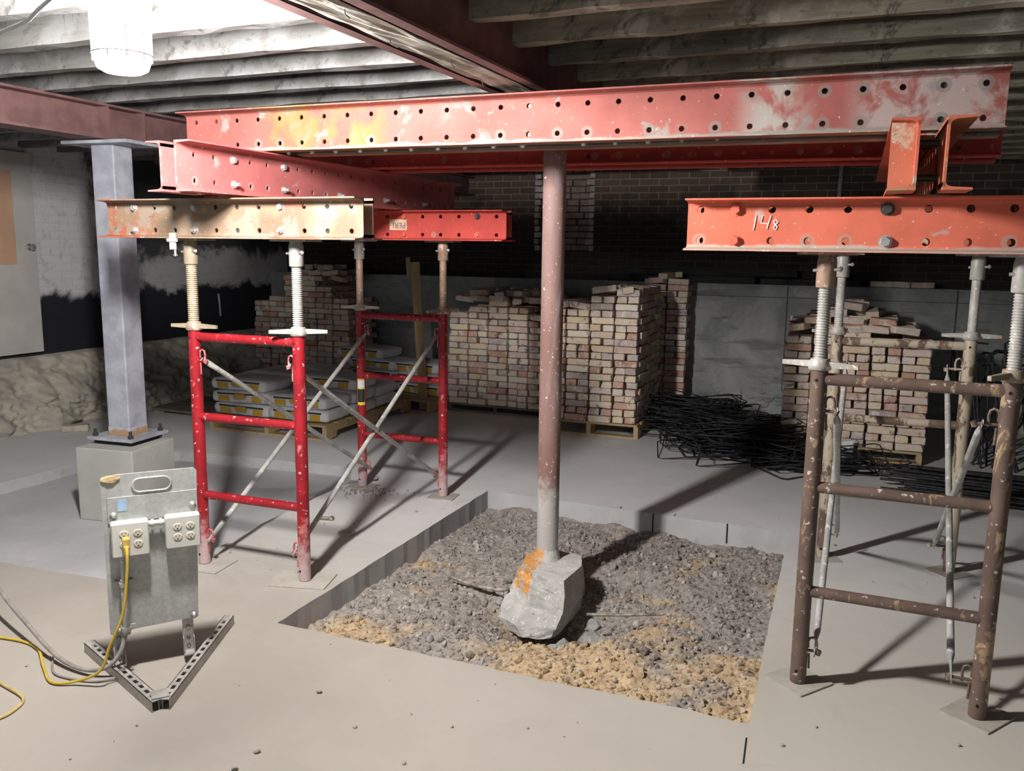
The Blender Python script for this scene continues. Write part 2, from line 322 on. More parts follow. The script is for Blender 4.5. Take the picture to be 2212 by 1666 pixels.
# ------------------------------------------------------------------ mesh helpers
class MB:
    def __init__(s): s.v = []; s.f = []; s.s = []
    def add(s, vs, fs, smooth=False, T=None):
        o = len(s.v)
        s.v += [tuple(T @ Vector(p)) for p in vs] if T is not None else [tuple(p) for p in vs]
        s.f += [tuple(i+o for i in f) for f in fs]; s.s += [smooth]*len(fs); return s
    def box(s, x0, x1, y0, y1, z0, z1, T=None):
        v = [(x0, y0, z0), (x1, y0, z0), (x1, y1, z0), (x0, y1, z0), (x0, y0, z1), (x1, y0, z1), (x1, y1, z1), (x0, y1, z1)]
        return s.add(v, [(0, 3, 2, 1), (4, 5, 6, 7), (0, 1, 5, 4), (1, 2, 6, 5), (2, 3, 7, 6), (3, 0, 4, 7)], False, T)
    def bbox(s, x0, x1, y0, y1, z0, z1, b=.003, T=None):      # box with chamfered edges
        bm = bmesh.new(); bmesh.ops.create_cube(bm, size=1)
        for q in bm.verts: q.co = Vector((x0+(q.co.x+.5)*(x1-x0), y0+(q.co.y+.5)*(y1-y0), z0+(q.co.z+.5)*(z1-z0)))
        bmesh.ops.bevel(bm, geom=bm.edges[:], offset=b, segments=2, profile=.5, affect='EDGES')
        return s.frombm(bm, T)
    def frombm(s, bm, T=None, smooth=False):
        bm.verts.index_update()
        s.add([q.co[:] for q in bm.verts], [[q.index for q in f.verts] for f in bm.faces], smooth, T); bm.free(); return s
    def frame(s, d):
        d = Vector(d).normalized(); a = Vector((0, 0, 1)) if abs(d.z) < .9 else Vector((1, 0, 0))
        x = d.cross(a).normalized(); return x, d.cross(x).normalized()
    def tube(s, p, q, r, n=16, r2=None, caps=True, T=None):
        p, q = Vector(p), Vector(q); x, y = s.frame(q-p); r2 = r if r2 is None else r2
        v = []
        for c, rr in ((p, r), (q, r2)):
            for i in range(n): a = 2*PI*i/n; v.append(c+x*rr*math.cos(a)+y*rr*math.sin(a))
        o = [(i, (i+1) % n, n+(i+1) % n, n+i) for i in range(n)]
        s.add(v, o, True, T)
        if caps: s.add(v, [tuple(range(n))[::-1], tuple(range(n, 2*n))], False, T)
        return s
    def path(s, pts, r, n=8, closed=False, T=None, smooth=True):
        P = [Vector(p) for p in pts]; m = len(P); v = []; x = None
        for i, p in enumerate(P):
            a = P[(i-1) % m] if closed or i > 0 else p; b = P[(i+1) % m] if closed or i < m-1 else p
            d = (b-a).normalized()
            if x is None: x, _ = s.frame(d)
            x = (x-d*x.dot(d)).normalized(); y = d.cross(x)
            for k in range(n): t = 2*PI*k/n; v.append(p+x*r*math.cos(t)+y*r*math.sin(t))
        f = []
        for i in range(m if closed else m-1):
            j = (i+1) % m
            for k in range(n): f.append((i*n+k, i*n+(k+1) % n, j*n+(k+1) % n, j*n+k))
        s.add(v, f, smooth, T)
        if not closed: s.add(v, [tuple(range(n))[::-1], tuple(range((m-1)*n, m*n))], False, T)
        return s
    def lathe(s, prof, n=20, T=None, smooth=True):
        v = []; f = []
        for (r, z) in prof:
            for k in range(n): t = 2*PI*k/n; v.append((r*math.cos(t), r*math.sin(t), z))
        for i in range(len(prof)-1):
            for k in range(n): f.append((i*n+k, i*n+(k+1) % n, (i+1)*n+(k+1) % n, (i+1)*n+k))
        s.add(v, f, smooth, T); L = len(prof)-1
        return s.add(v, [tuple(range(n))[::-1], tuple(range(L*n, L*n+n))], False, T)
    def prism(s, pts, z0, z1, T=None):
        n = len(pts); v = [(x, y, z0) for x, y in pts]+[(x, y, z1) for x, y in pts]
        return s.add(v, [tuple(range(n))[::-1], tuple(range(n, 2*n))]+[(i, (i+1) % n, n+(i+1) % n, n+i) for i in range(n)], False, T)
    def mesh(s, name):
        me = bpy.data.meshes.new(name); me.from_pydata(s.v, [], s.f)
        me.polygons.foreach_set('use_smooth', s.s); me.validate(); me.update(); return me

def obj(name, mb, mat, parent=None, label=None, loc=None, rot=None):
    me = mb.mesh(name) if isinstance(mb, MB) else mb
    if mat and not me.materials: me.materials.append(mat)
    o = bpy.data.objects.new(name, me); C.objects.link(o)
    if parent: o.parent = parent
    if loc is not None: o.location = loc
    if rot is not None: o.rotation_euler = rot
    if label: o['label'] = label
    return o
def tag(o, label, cat, group=None, kind=None):
    o['label'] = label; o['category'] = cat
    if group: o['group'] = group
    if kind: o['kind'] = kind
    return o
def thing(name, label, cat, loc=(0, 0, 0), rot=(0, 0, 0), group=None):
    o = bpy.data.objects.new(name, None); C.objects.link(o); o.location = loc; o.rotation_euler = rot
    o.empty_display_size = .05
    return tag(o, label, cat, group)
def struct(name, mb, mat, loc=None):
    o = obj(name, mb, mat, loc=loc); o['kind'] = 'structure'; return o
def copy_tree(o, parent=None):
    c = o.copy(); C.objects.link(c)
    if parent: c.parent = parent
    for ch in list(o.children): copy_tree(ch, c)
    return c
def Tz(a, loc=(0, 0, 0)): return Matrix.Translation(loc) @ Matrix.Rotation(a, 4, 'Z')
def lerp(a, b, t): return a+(b-a)*t
def smoothpath(pts, k=8):
    P = [Vector(p) for p in pts]; out = []
    for i in range(len(P)-1):
        a = P[max(i-1, 0)]; b = P[i]; c = P[i+1]; d = P[min(i+2, len(P)-1)]
        for j in range(k):
            t = j/k; out.append(.5*((2*b)+(c-a)*t+(2*a-5*b+4*c-d)*t*t+(3*b-a-3*c+d)*t**3))
    out.append(P[-1]); return out

# ------------------------------------------------------------------ work light (the lamp)
lampm = bpy.data.materials.new('led_emission'); lampm.use_nodes = True
nt = lampm.node_tree; nt.nodes.clear()
em = nt.nodes.new('ShaderNodeEmission'); em.inputs[0].default_value = (1, .965, .93, 1); em.inputs[1].default_value = LAMP_STRENGTH
ou = nt.nodes.new('ShaderNodeOutputMaterial'); nt.links.new(em.outputs[0], ou.inputs[0])
covm = bpy.data.materials.new('clear_glowing_cover'); covm.use_nodes = True
nt = covm.node_tree; nt.nodes.clear()
em = nt.nodes.new('ShaderNodeEmission'); em.inputs[0].default_value = (.97, .985, 1, 1); em.inputs[1].default_value = 1.6
tr = nt.nodes.new('ShaderNodeBsdfTransparent'); ad = nt.nodes.new('ShaderNodeAddShader')
ou = nt.nodes.new('ShaderNodeOutputMaterial'); nt.links.new(em.outputs[0], ad.inputs[0]); nt.links.new(tr.outputs[0], ad.inputs[1]); nt.links.new(ad.outputs[0], ou.inputs[0])
LX, LY = LAMP_POS
t = thing('hanging_work_light', 'glaring white LED work light hanging under the joists at upper left', 'lamp', (LX, LY, 2.135))
b = MB().lathe([(.045, .05), (.055, .06), (.055, .33), (.045, .34)], 14); obj('led_core', b, lampm, t, 'blown out white LED core')
b = MB().lathe([(.052, .0), (.070, .010), (.077, .03), (.079, .06), (.082, .36), (.07, .372)], 24); obj('clear_cover', b, covm, t)
b = MB()
for k in range(10):
    a = 2*PI*k/10; b.path([(.081*math.cos(a), .081*math.sin(a), .03), (.086*math.cos(a), .086*math.sin(a), .37)], .003, 5)
b.path([(.083*math.cos(2*PI*k/24), .083*math.sin(2*PI*k/24), .05) for k in range(24)], .003, 5, True)
obj('wire_guard', b, MWCORD, t)
b = MB().lathe([(.084, .37), (.08, .40), (.04, .42), (.02, .45)], 20); b.path([(0, 0, .45), (0, 0, .58)], .006, 6); obj('lamp_cap', b, MBOXW, t)

# ------------------------------------------------------------------ floor, pit and recess
PIT = [(-2.257, 2.912), (-.237, 2.894), (-.263, 5.121), (-2.239, 5.204)]
REC = [(-5.36, 2.86), (-3.14, 2.99), (-3.15, 3.65), (-3.20, 4.25), (-3.22, 5.02), (-3.42, 5.36), (-4.95, 5.22), (-5.37, 4.62)]
OUT = [(-7.3, -3), (6, -3), (6, 9.6), (-7.3, 9.6)]
def rough_poly(P, step, amp, seed, sides=None):
    r = random.Random(seed); out = []
    for i in range(len(P)):
        a = Vector(P[i]); b2 = Vector(P[(i+1) % len(P)]); d = b2-a; n = max(1, int(d.length/step)); nn = Vector((-d.y, d.x)).normalized()
        am = amp if sides is None else amp*sides[i]
        w = 0
        for k in range(n):
            w = w*.6+r.uniform(-1, 1)*am
            out.append(tuple(a+d*k/n+(nn*w if k else Vector((0, 0)))))
    return out
pitr = rough_poly(PIT, .05, .004, 3, [1.6, .5, .25, .9]); recr = rough_poly(REC, .08, .006, 4)
loops = [[Vector((*p, 0)) for p in L] for L in (OUT, pitr, recr)]
tri = tessellate_polygon(loops); flat = [p for L in loops for p in L]
b = MB(); b.add(flat, [tuple(t_) if (flat[t_[1]]-flat[t_[0]]).cross(flat[t_[2]]-flat[t_[0]]).z > 0 else tuple(t_)[::-1] for t_ in tri])
fl = struct('floor', b, MFLOOR)
def edge_wall(name, poly, z1, mat):
    b = MB(); n = len(poly); v = [(x, y, 0) for x, y in poly]+[(x, y, z1) for x, y in poly]
    b.add(v, [(i, n+i, n+(i+1) % n, (i+1) % n) for i in range(n)]); return struct(name, b, mat)
edge_wall('trim_1', pitr, -.6, MCUT); edge_wall('trim_2', recr, -.09, MCUT)
b = MB(); b.add([(x, y, -.08) for x, y in [(-5.6, 2.6), (-2.9, 2.6), (-2.9, 5.6), (-5.6, 5.6)]], [(0, 1, 2, 3)]); o = struct('floor_patch', b, MPATCH); o.name = 'floor_recess'
# saw cuts running on from the pit corners, and joints on the far edge
b = MB()
for (x, y, a, L) in [(-.235, 2.80, -1.52, .16), (-1.30, 5.17, 1.6, .05), (-.95, 5.16, 1.5, .05)]:
    d = Vector((math.cos(a), math.sin(a), 0)); nn = Vector((-d.y, d.x, 0))*.003; p = Vector((x, y, .0008))
    b.add([p-nn, p+d*L-nn, p+d*L+nn, p+nn], [(0, 1, 2, 3)])
obj_ = struct('trim_3', b, MDARK)
b = MB()
for (x, y) in [(-1.83, 5.182), (-1.08, 5.153), (-.62, 5.133)]:
    b.box(x-.003, x+.003, y-.004, y+.01, -.12, .0005)
struct('trim_4', b, MDARK)

# soil in the pit
rs = np.random.RandomState(5)
def vnoise(x, y, s, seed):
    r = np.random.RandomState(seed); g = r.rand(64, 64)
    xs = x*s; ys = y*s; xi = np.floor(xs).astype(int); yi = np.floor(ys).astype(int); fx = xs-xi; fy = ys-yi
    fx = fx*fx*(3-2*fx); fy = fy*fy*(3-2*fy)
    a = g[xi % 64, yi % 64]; b2 = g[(xi+1) % 64, yi % 64]; c = g[xi % 64, (yi+1) % 64]; d = g[(xi+1) % 64, (yi+1) % 64]
    return (a*(1-fx)+b2*fx)*(1-fy)+(c*(1-fx)+d*fx)*fy
def soil_h(x, y):
    x = np.asarray(x, float); y = np.asarray(y, float)
    h = -.125+.05*(vnoise(x+9, y+3, 2.3, 1)-.5)+.045*(vnoise(x, y, 6, 2)-.5)+.022*(vnoise(x, y, 15, 3)-.5)+.013*(vnoise(x, y, 38, 4)-.5)+.008*(vnoise(x, y, 80, 6)-.5)
    d = ((x+1.30)/.30)**2+((y-3.74)/.24)**2
    h = h-.20*np.exp(-d**1.3)
    d2 = ((x+1.05)/.28)**2+((y-4.05)/.30)**2; h = h-.10*np.exp(-d2)
    h = h+.03*np.exp(-(((x+.7)/.5)**2+((y-3.25)/.3)**2))
    return h
nx, ny = 210, 240
gx = np.linspace(-2.36, -.16, nx); gy = np.linspace(2.82, 5.26, ny); X, Y = np.meshgrid(gx, gy, indexing='ij')
Z = soil_h(X, Y); V = np.stack([X, Y, Z], -1).reshape(-1, 3)
idx = np.arange(nx*ny).reshape(nx, ny)
F = np.stack([idx[:-1, :-1], idx[1:, :-1], idx[1:, 1:], idx[:-1, 1:]], -1).reshape(-1, 4)
me = bpy.data.meshes.new('soil_bed'); me.from_pydata(V.tolist(), [], F.tolist()); me.update(); me.materials.append(MSOIL)
so = bpy.data.objects.new('soil_bed', me); C.objects.link(so); tag(so, 'dug grey soil and tan clay in the square floor opening', 'soil', kind='stuff')
def clod(r, q, k=1):
    bm = bmesh.new(); bmesh.ops.create_icosphere(bm, subdivisions=k, radius=1)
    sc = Vector((r.uniform(.7, 1.3), r.uniform(.7, 1.2), r.uniform(.5, .9)))
    R = Euler((r.uniform(0, 6), r.uniform(0, 6), r.uniform(0, 6))).to_matrix()
    for v_ in bm.verts:
        c = v_.co*r.uniform(.78, 1.15); v_.co = R @ Vector((c.x*sc.x, c.y*sc.y, c.z*sc.z))*q
    return bm
protos = []
for i in range(14):
    bm = clod(rnd, 1); bm.verts.index_update(); protos.append((np.array([v_.co[:] for v_ in bm.verts]), [[q.index for q in f.verts] for f in bm.faces])); bm.free()
vv = []; ff = []; o_ = 0
for i in range(8200):
    x = rs.uniform(-2.23, -.28); y = rs.uniform(2.93, 5.11)
    s_ = .0035+.013*rs.rand()**3+(.014 if rs.rand() < .02 else 0)
    pv, pf = protos[i % 14]; z = float(soil_h(x, y))+s_*.25
    vv.append(pv*s_+np.array([x, y, z])); ff += [[a+o_ for a in f] for f in pf]; o_ += len(pv)
me = bpy.data.meshes.new('soil_clods'); me.from_pydata(np.concatenate(vv).tolist(), [], ff); me.update(); me.materials.append(MCLOD)
so = bpy.data.objects.new('soil_clods', me); C.objects.link(so); tag(so, 'loose clods and gravel strewn over the soil of the floor opening', 'gravel', kind='stuff')

# ------------------------------------------------------------------ room shell
b = MB().box(-7.3, 6, 9.35, 9.7, 2.9, 3.0)
for x0, x1, z0, z1 in ((-7.3, -3.44, 1.25, 3), (-2.78, 6, 1.25, 3), (-3.44, -2.78, 1.25, 1.62)):
    b.box(x0, x1, 9.35, 9.62, z0, z1)
b.box(-3.44, -2.78, 9.58, 9.70, 1.62, 3.0)
struct('wall_back', b, MBWALL)
b = MB(); r = random.Random(8)
z = 1.62
while z < 2.9:                     # toothed, broken jambs of the recess in the brick wall
    w = r.uniform(.01, .07); b.bbox(-3.46, -3.42+w, 9.30+r.uniform(0, .03), 9.5, z+.004, z+.066, .006)
    w = r.uniform(.01, .06); b.bbox(-2.80-w, -2.76, 9.33+r.uniform(0, .02), 9.56, z+.004, z+.066, .006)
    z += .073
struct('trim_5', b, MJAMB)
b = MB(); z = 1.63
while z < 2.9:
    x = -3.4
    while x < -2.82:
        L = r.uniform(.09, .2); b.bbox(x, min(x+L, -2.8), 9.53+r.uniform(-.02, .03), 9.60, z, z+.064, .008); x += L+.008
    z += .073
struct('trim_6', b, MINFILL)
b = MB().box(-7.3, 6, 9.0, 9.7, -.1, 1.31)                 # concrete plinth
b.box(-7.3, 6, 9.0, 9.36, 1.31, 1.315)
struct('wall_plinth', b, MPLINTH).name = 'trim_7'
b = MB()
for x in (-.62, .9): b.box(x-.006, x+.006, 8.994, 9.0, 0, 1.31)
for zz in (1.19,): b.box(-2.5, 6, 8.995, 9.0, zz-.003, zz+.003)
r = random.Random(4)
struct('trim_8', b, simple('joint_grey', (.11, .11, .11), .9))
b = MB()                                                    # rough foot of the plinth
for i in range(60):
    x = r.uniform(-2.2, -.3); q = r.uniform(.03, .09)
    b.frombm(clod(r, q, 1), Matrix.Translation((x, 9.0-r.uniform(-.02, .03), r.uniform(0, .22))) @ Matrix.Diagonal((1.3, .5, .8, 1)), False)
struct('trim_9', b, MPLINTH)
# left wall
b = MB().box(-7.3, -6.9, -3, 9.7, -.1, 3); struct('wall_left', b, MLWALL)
nx, ny = 340, 44; v = []; r = random.Random(2)
for i in range(nx):
    for j in range(ny):
        y = 2.2+i*(9.0-2.2)/(nx-1); q = j/(ny-1); z = .70*q-.02
        n_ = float(vnoise(np.array(y+2), np.array(z+1), 3.2, 9))*.14+float(vnoise(np.array(y), np.array(z*2), 9, 10))*.07+float(vnoise(np.array(y), np.array(z*2), 24, 12))*.04+float(vnoise(np.array(y), np.array(z*2), 50, 13))*.02
        out_ = .32*(1-q)**.7+.08-(.16 if q > .93 else 0)
        x = -6.95+out_*(.5+n_*4.2) if q < .97 else -6.92
        v.append((x, y, z+.04*(n_-.1)))
f = [(i*ny+j, (i+1)*ny+j, (i+1)*ny+j+1, i*ny+j+1) for i in range(nx-1) for j in range(ny-1)]
b = MB().add(v, [q[::-1] for q in f], True); b.s = [True]*len(b.f); struct('baseboard_left', b, MSTONE)
# door on the left wall
t = obj('door_1', MB().bbox(-6.90, -6.84, 4.70, 5.61, .66, 2.42, .004), MDOOR); t['kind'] = 'structure'
o = obj('door_panel', MB().bbox(-6.842, -6.832, 4.80, 5.40, 1.45, 2.25, .003), MDOORP, t, 'orange tinted upper panel')
b = MB().lathe([(.03, 0), (.03, .008), (.012, .012), (.012, .03), (.026, .04), (.03, .055), (.022, .068)], 16, Matrix.Translation((-6.84, 5.53, 1.60)) @ Matrix.Rotation(PI/2, 4, 'Y'))
obj('door_handle', b, MBOLT, t, 'chrome door knob')
b = MB()
for y, z, L in ((6.62, .98, .30), (8.0, .95, .26)): b.path([(-6.885, y, z+L/2), (-6.87, y, z), (-6.875, y+.01, z-L/2)], .012, 6)
struct('trim_10', b, MGALV)
# right wall, far outside the frame
b = MB().box(5.8, 6, -3, 9.7, -.1, 3); struct('wall_right', b, MBWALL)
# deck above the joists
b = MB()
y = -3
while y < 9.7:
    b.box(-7.3, -1.53, y+.002, y+.138, 2.73, 2.76); y += .14
struct('ceiling', b, MDECKW)
b = MB(); y = -3
while y < 9.7:
    b.box(-1.53, 6, y+.002, y+.138, 2.73, 2.76); y += .14
b.box(-7.4, 6.1, -3.1, 9.8, 2.762, 2.80)
struct('ceiling_deck', b, MDECKD).name = 'ceiling'
b = MB().box(-7.3, 6, -3.2, -3.0, -.1, 1.0); struct('wall_front', b, MLWALL)  # unseen wall kept low so the added world fill enters above it

# ------------------------------------------------------------------ ceiling joists (each a thing)
ORD = ['first', 'second', 'third', 'fourth', 'fifth', 'sixth', 'seventh', 'eighth', 'ninth', 'tenth', 'eleventh', 'twelfth', 'thirteenth', 'fourteenth', 'fifteenth', 'sixteenth', 'seventeenth', 'eighteenth', 'nineteenth', 'twentieth']
TENS = ['', '', 'twenty', 'thirty', 'forty', 'fifty', 'sixty', 'seventy', 'eighty', 'ninety']
def ordw(k):
    if k < 20: return ORD[k]
    n = k+1
    if n % 10 == 0: return TENS[n//10][:-1]+'ieth'
    return TENS[n//10]+'-'+ORD[n % 10-1]
def joist(x0, x1, y, z0, z1, w, seed):
    r = random.Random(seed); n = max(2, int((x1-x0)/.16)); v = []
    for i in range(n+1):
        x = lerp(x0, x1, i/n); a, c, d, e = [r.uniform(-.004, .004) for _ in range(4)]
        v += [(x-x0, a, z0-z0+d), (x-x0, w+c, e), (x-x0, w, z1-z0), (x-x0, 0, z1-z0)]
    f = []
    for i in range(n):
        k = i*4
        for j in range(4): f.append((k+j, k+(j+1) % 4, k+4+(j+1) % 4, k+4+j))
    f = [q[::-1] for q in f]; f += [(0, 1, 2, 3), (n*4+3, n*4+2, n*4+1, n*4)]
    return MB().add(v, f)
ys = [.40+.396*i for i in range(22)]
for i, y in enumerate(ys):
    w = .065
    o = obj('ceiling_joist', joist(-6.9, -1.64, y, 2.465, 2.73, w, 50+i), MJOISTW, loc=(-6.9, y, 2.465))
    tag(o, 'whitewashed joist left of the maroon ceiling beam, %s from the near end' % ordw(i), 'joist', 'whitewashed ceiling joists')
ys = [.22+.398*i for i in range(22)]
for i, y in enumerate(ys):
    o = obj('ceiling_joist', joist(-1.40, 5.8, y-.06, 2.455, 2.73, .06, 90+i), MJOISTD, loc=(-1.40, y-.06, 2.455))
    tag(o, 'dark bare joist right of the maroon ceiling beam, %s from the near end' % ordw(i), 'joist', 'dark ceiling joists')
o = obj('timber_offcut', MB().bbox(0, .30, 0, .045, 0, .17, .004), MBOARD, loc=(-3.36, 2.36, 2.50), rot=(0, 0, .35)); tag(o, 'tan plywood offcut wedged between the whitewashed joists near the lamp', 'offcut')

# centre ceiling beam: timber between two steel channels
a0 = .030
t = thing('ceiling_beam', 'maroon steel beam with pale timber in its underside, resting on the long salmon beam', 'beam', (-1.655, .0, 2.318), (0, 0, -.028))
# local: y along, x 0..0.26
def cchan(mb, x0, side, L, h, fl, tk=.008):
    s_ = side; y0 = .1
    mb.box(min(x0, x0+s_*tk), max(x0, x0+s_*tk), y0, L, 0, h)
    for z in (0, h-.012): mb.box(min(x0, x0+s_*fl), max(x0, x0+s_*fl), y0, L, z, z+.012)
    return mb
obj('left_channel', cchan(MB(), .055, -1, 6.4, .32, .055), MMAUVE, t).name = 'steel_channel'
obj('steel_channel', cchan(MB(), .205, 1, 6.4, .32, .055), MMAUVE, t)
def rough_bar(x0, x1, y0, y1, z0, z1, n, seed, amp):
    r = random.Random(seed); v = []; m = 6
    for i in range(n+1):
        y = lerp(y0, y1, i/n)
        for j in range(m+1): v.append((lerp(x0, x1, j/m), y, z0+r.uniform(-amp, amp)))
        v.append((x1, y, z1)); v.append((x0, y, z1))
    k = m+3; f = []
    for i in range(n):
        for j in range(k): f.append((i*k+j, i*k+(j+1) % k, (i+1)*k+(j+1) % k, (i+1)*k+j))
    f += [tuple(range(k))[::-1], tuple(range(n*k, n*k+k))]
    return MB().add(v, f)
obj('timber_core', rough_bar(.068, .192, .1, 6.38, .002, .30, 60, 3, .004), MTIMBER, t, 'pale splintered timber core')
b = MB(); r = random.Random(3)
for i in range(9):
    y = .8+i*.36; x = r.uniform(.08, .18); b.path([(x, y, .006), (x+r.uniform(-.01, .01), y+.01, -.012), (x+r.uniform(-.03, .03), y+.02, -.022)], .0022, 5)
obj('bent_nail', b, MBOLTB, t)

# left ceiling beam on the grey column
t = thing('steel_beam', 'dull maroon steel I-beam overhead at left, sitting on the grey square column', 'beam', (-4.29, -1.0, 2.255))
b = MB().box(-.09, .09, 0, 10.3, 0, .014); b.box(-.09, .09, 0, 10.3, .192, .206); b.box(-.006, .006, 0, 10.3, .014, .192)
obj('beam_section', b, MMAUVE, t)
b = MB(); 
for y in (5.0, 5.28): b.box(.006, .088, y-.005, y+.005, .014, .192)
obj('stiffener_plate', b, MMAUVE, t)

# ------------------------------------------------------------------ channel pair beams ("walers")
def web(mb, L, h, s, first, hz, r, y0, y1, n=16, nz=None):
    """web plate from x=0..L, z=-h/2..h/2 with real round holes at first+k*s, z=+-hz"""
    cells = []; k = 0; xs = []
    while first+k*s < L-.02: xs.append(first+k*s); k += 1
    cuts = [0]+[(xs[i]+xs[i+1])/2 for i in range(len(xs)-1)]+[L]
    for i, cx in enumerate(xs):
        for (za, zb, cz) in ((-h/2, 0, -hz), (0, h/2, hz)):
            xa, xb = cuts[i], cuts[i+1]; ring = []; edge = []
            for q in range(n):
                a = 2*PI*(q+.5)/n; dx, dz = math.cos(a), math.sin(a)
                tt = min(((xb-cx) if dx > 0 else (xa-cx))/dx if abs(dx) > 1e-6 else 9, ((zb-cz) if dz > 0 else (za-cz))/dz if abs(dz) > 1e-6 else 9)
                ring.append((cx+r*dx, cz+r*dz)); edge.append([cx+tt*dx, cz+tt*dz])
            for (ex, ez) in ((xa, za), (xb, za), (xb, zb), (xa, zb)):     # snap nearest ray end to each corner
                q = min(range(n), key=lambda q: abs((math.atan2(edge[q][1]-cz, edge[q][0]-cx)-math.atan2(ez-cz, ex-cx)+PI) % (2*PI)-PI)); edge[q] = [ex, ez]
            v = [(x, y0, z) for x, z in ring]+[(x, y0, z) for x, z in edge]+[(x, y1, z) for x, z in ring]+[(x, y1, z) for x, z in edge]
            f = []
            for q in range(n):
                w = (q+1) % n
                f += [(q, w, n+w, n+q), (2*n+w, 2*n+q, 3*n+q, 3*n+w), (w, q, 2*n+q, 2*n+w)]
            mb.add(v, f)
    mb.add([(0, y0, -h/2), (0, y1, -h/2), (0, y1, h/2), (0, y0, h/2), (L, y0, -h/2), (L, y1, -h/2), (L, y1, h/2), (L, y0, h/2)], [(0, 3, 2, 1), (4, 5, 6, 7)])
    return xs
def channel(L, h, fl, s, first, hz, r, yw, side, tk=.008, ft=.010):
    """web at y=yw, flanges reaching towards side*(+y)"""
    mb = MB(); y0, y1 = sorted((yw, yw-side*tk))
    xs = web(mb, L, h-2*ft, s, first, hz, r, y0, y1)
    for sg in (-1, 1):
        zo = sg*h/2; zi = sg*(h/2-ft); e = yw+side*fl; wi = yw-side*tk
        # tapered flange with a small fillet at the web
        pr = [(wi, zo), (e, zo), (e, zo-sg*ft*.62), (yw+side*.016, zi), (yw+side*.004, zi-sg*.005), (yw, zi-sg*.014), (wi, zi-sg*.014)]
        v = [(0, y, z) for y, z in pr]+[(L, y, z) for y, z in pr]; n = len(pr)
        f = [(i, (i+1) % n, n+(i+1) % n, n+i) for i in range(n)]+[tuple(range(n))[::-1], tuple(range(n, 2*n))]
        if sg*side < 0: f = [q[::-1] for q in f]
        mb.add(v, f)
    return mb, xs
def bolt_mb(x, z, y, side, r=.019, stud=.0, a=0):
    mb = MB(); T = Matrix.Translation((x, y, z)) @ Matrix.Rotation(side*-PI/2, 4, 'X') @ Matrix.Rotation(a, 4, 'Z')
    mb.lathe([(r*1.25, 0), (r*1.25, .003)], 18, T)
    mb.lathe([(r, .003), (r, .014), (r*.85, .017)], 6, T, False)
    if stud: mb.lathe([(r*.55, .015), (r*.55, .015+stud)], 10, T)
    return mb
def waler(label, loc, rot, L, h, fl, gap, s, first, hz, r, mat, bolts=(), group='steel channel pair beams', mat2=None, name='steel_waler', studs=.012):
    t = thing(name, label, 'beam', loc, rot, group)
    c1, xs = channel(L, h, fl, s, first, hz, r, 0, -1); obj('channel', c1, mat, t)
    c2, _ = channel(L, h, fl, s, first, hz, r, gap, 1); obj('channel', c2, mat2 or mat, t)
    for (i, row, m) in bolts:
        if i < 0: i += len(xs)
        obj('bolt', bolt_mb(xs[i], row*hz, 0, -1, r*1.35, studs if row < 0 else 0, i*.7), m, t)
    for i in (1, len(xs)//2, len(xs)-2):
        for row in (-1, 1): obj('spacer_tube', MB().tube((xs[i], .009, row*hz), (xs[i], gap-.009, row*hz), .012, 10), MBOLTB, t)
    return t, xs
# long needle beams (front pair and the one behind it)
AZ = -.0373; AY = .0083
main, _ = waler('long salmon channel beam with grey worn patches, the nearer of the two upper beams', (-3.256, 3.5990, 2.1995), (0, AY, AZ), 3.70, .205, .075, .15, .1321, .0645, .0585, .0112, MB_MAIN, group='long upper beams')
rear, _ = waler('long red channel beam in shadow behind the near one, past the round post', (-3.25, 4.47, 2.1935), (0, AY, AZ), 3.80, .205, .075, .20, .1321, .0645, .0585, .0112, MB_RED, group='long upper beams', mat2=MB_RED)
B_, D_, R_ = MBOLT, MBOLTB, MBOLTR
L2h = .215
waler('pink red channel beam running to the back on the left tower, under the long beams', (-2.74, 2.955, 1.9745), (0, -.004, PI/2), 2.75, L2h, .075, .09, .127, .11, .056, .0115, MB_PINK, [(2, 1, B_), (2, -1, B_), (5, 1, B_), (5, -1, B_), (9, -1, B_), (13, -1, B_), (17, -1, B_)], group='middle layer beams', studs=.02)
sb, _ = waler('scarlet channel beam end pointing at the camera, on the right tower', (.235, 2.97, 1.9455), (0, -.004, PI/2), 2.6, .22, .075, .09, .127, .11, .056, .0115, MB_OLD, [], group='middle layer beams', mat2=MB_ORANGE)
obj('end_plate', MB().box(.045, .053, .090, .163, -.10, .10), MB_OLD, sb)
waler('worn cream and orange channel beam across the front of the red tower', (-3.52, 3.305, 1.7625), (0, 0, 0), 1.49, .185, .072, .09, .1249, .055, .054, .0115, MB_CREAM, [(1, 1, B_), (1, -1, B_), (4, 1, B_), (4, -1, B_), (8, 1, B_), (8, -1, B_)], group='lower layer beams')
pb, _ = waler('bright red channel beam with a cream sticker, across the back of the red tower', (-3.55, 4.885, 1.7775), (0, 0, 0), 1.555, .185, .072, .09, .127, .093, .056, .0115, MB_RED, [(10, 1, D_), (10, -1, R_), (6, 1, R_), (6, -1, R_)], group='lower layer beams', studs=0)
ob, _ = waler('orange red channel beam chalked 148 across the front of the right tower', (-.592, 3.225, 1.7355), (0, 0, 0), 2.30, .185, .072, .09, .1262, .046, .055, .0135, MB_ORANGE, [(1, 1, R_), (1, -1, R_), (5, 1, D_), (5, -1, B_)], group='lower layer beams', studs=0)
waler('old orange channel beam across the back of the brown tower, behind the chalked one', (-.50, 4.73, 1.7355), (0, 0, 0), 2.2, .185, .072, .09, .1262, .046, .055, .0135, MB_OLD, [], group='lower layer beams')
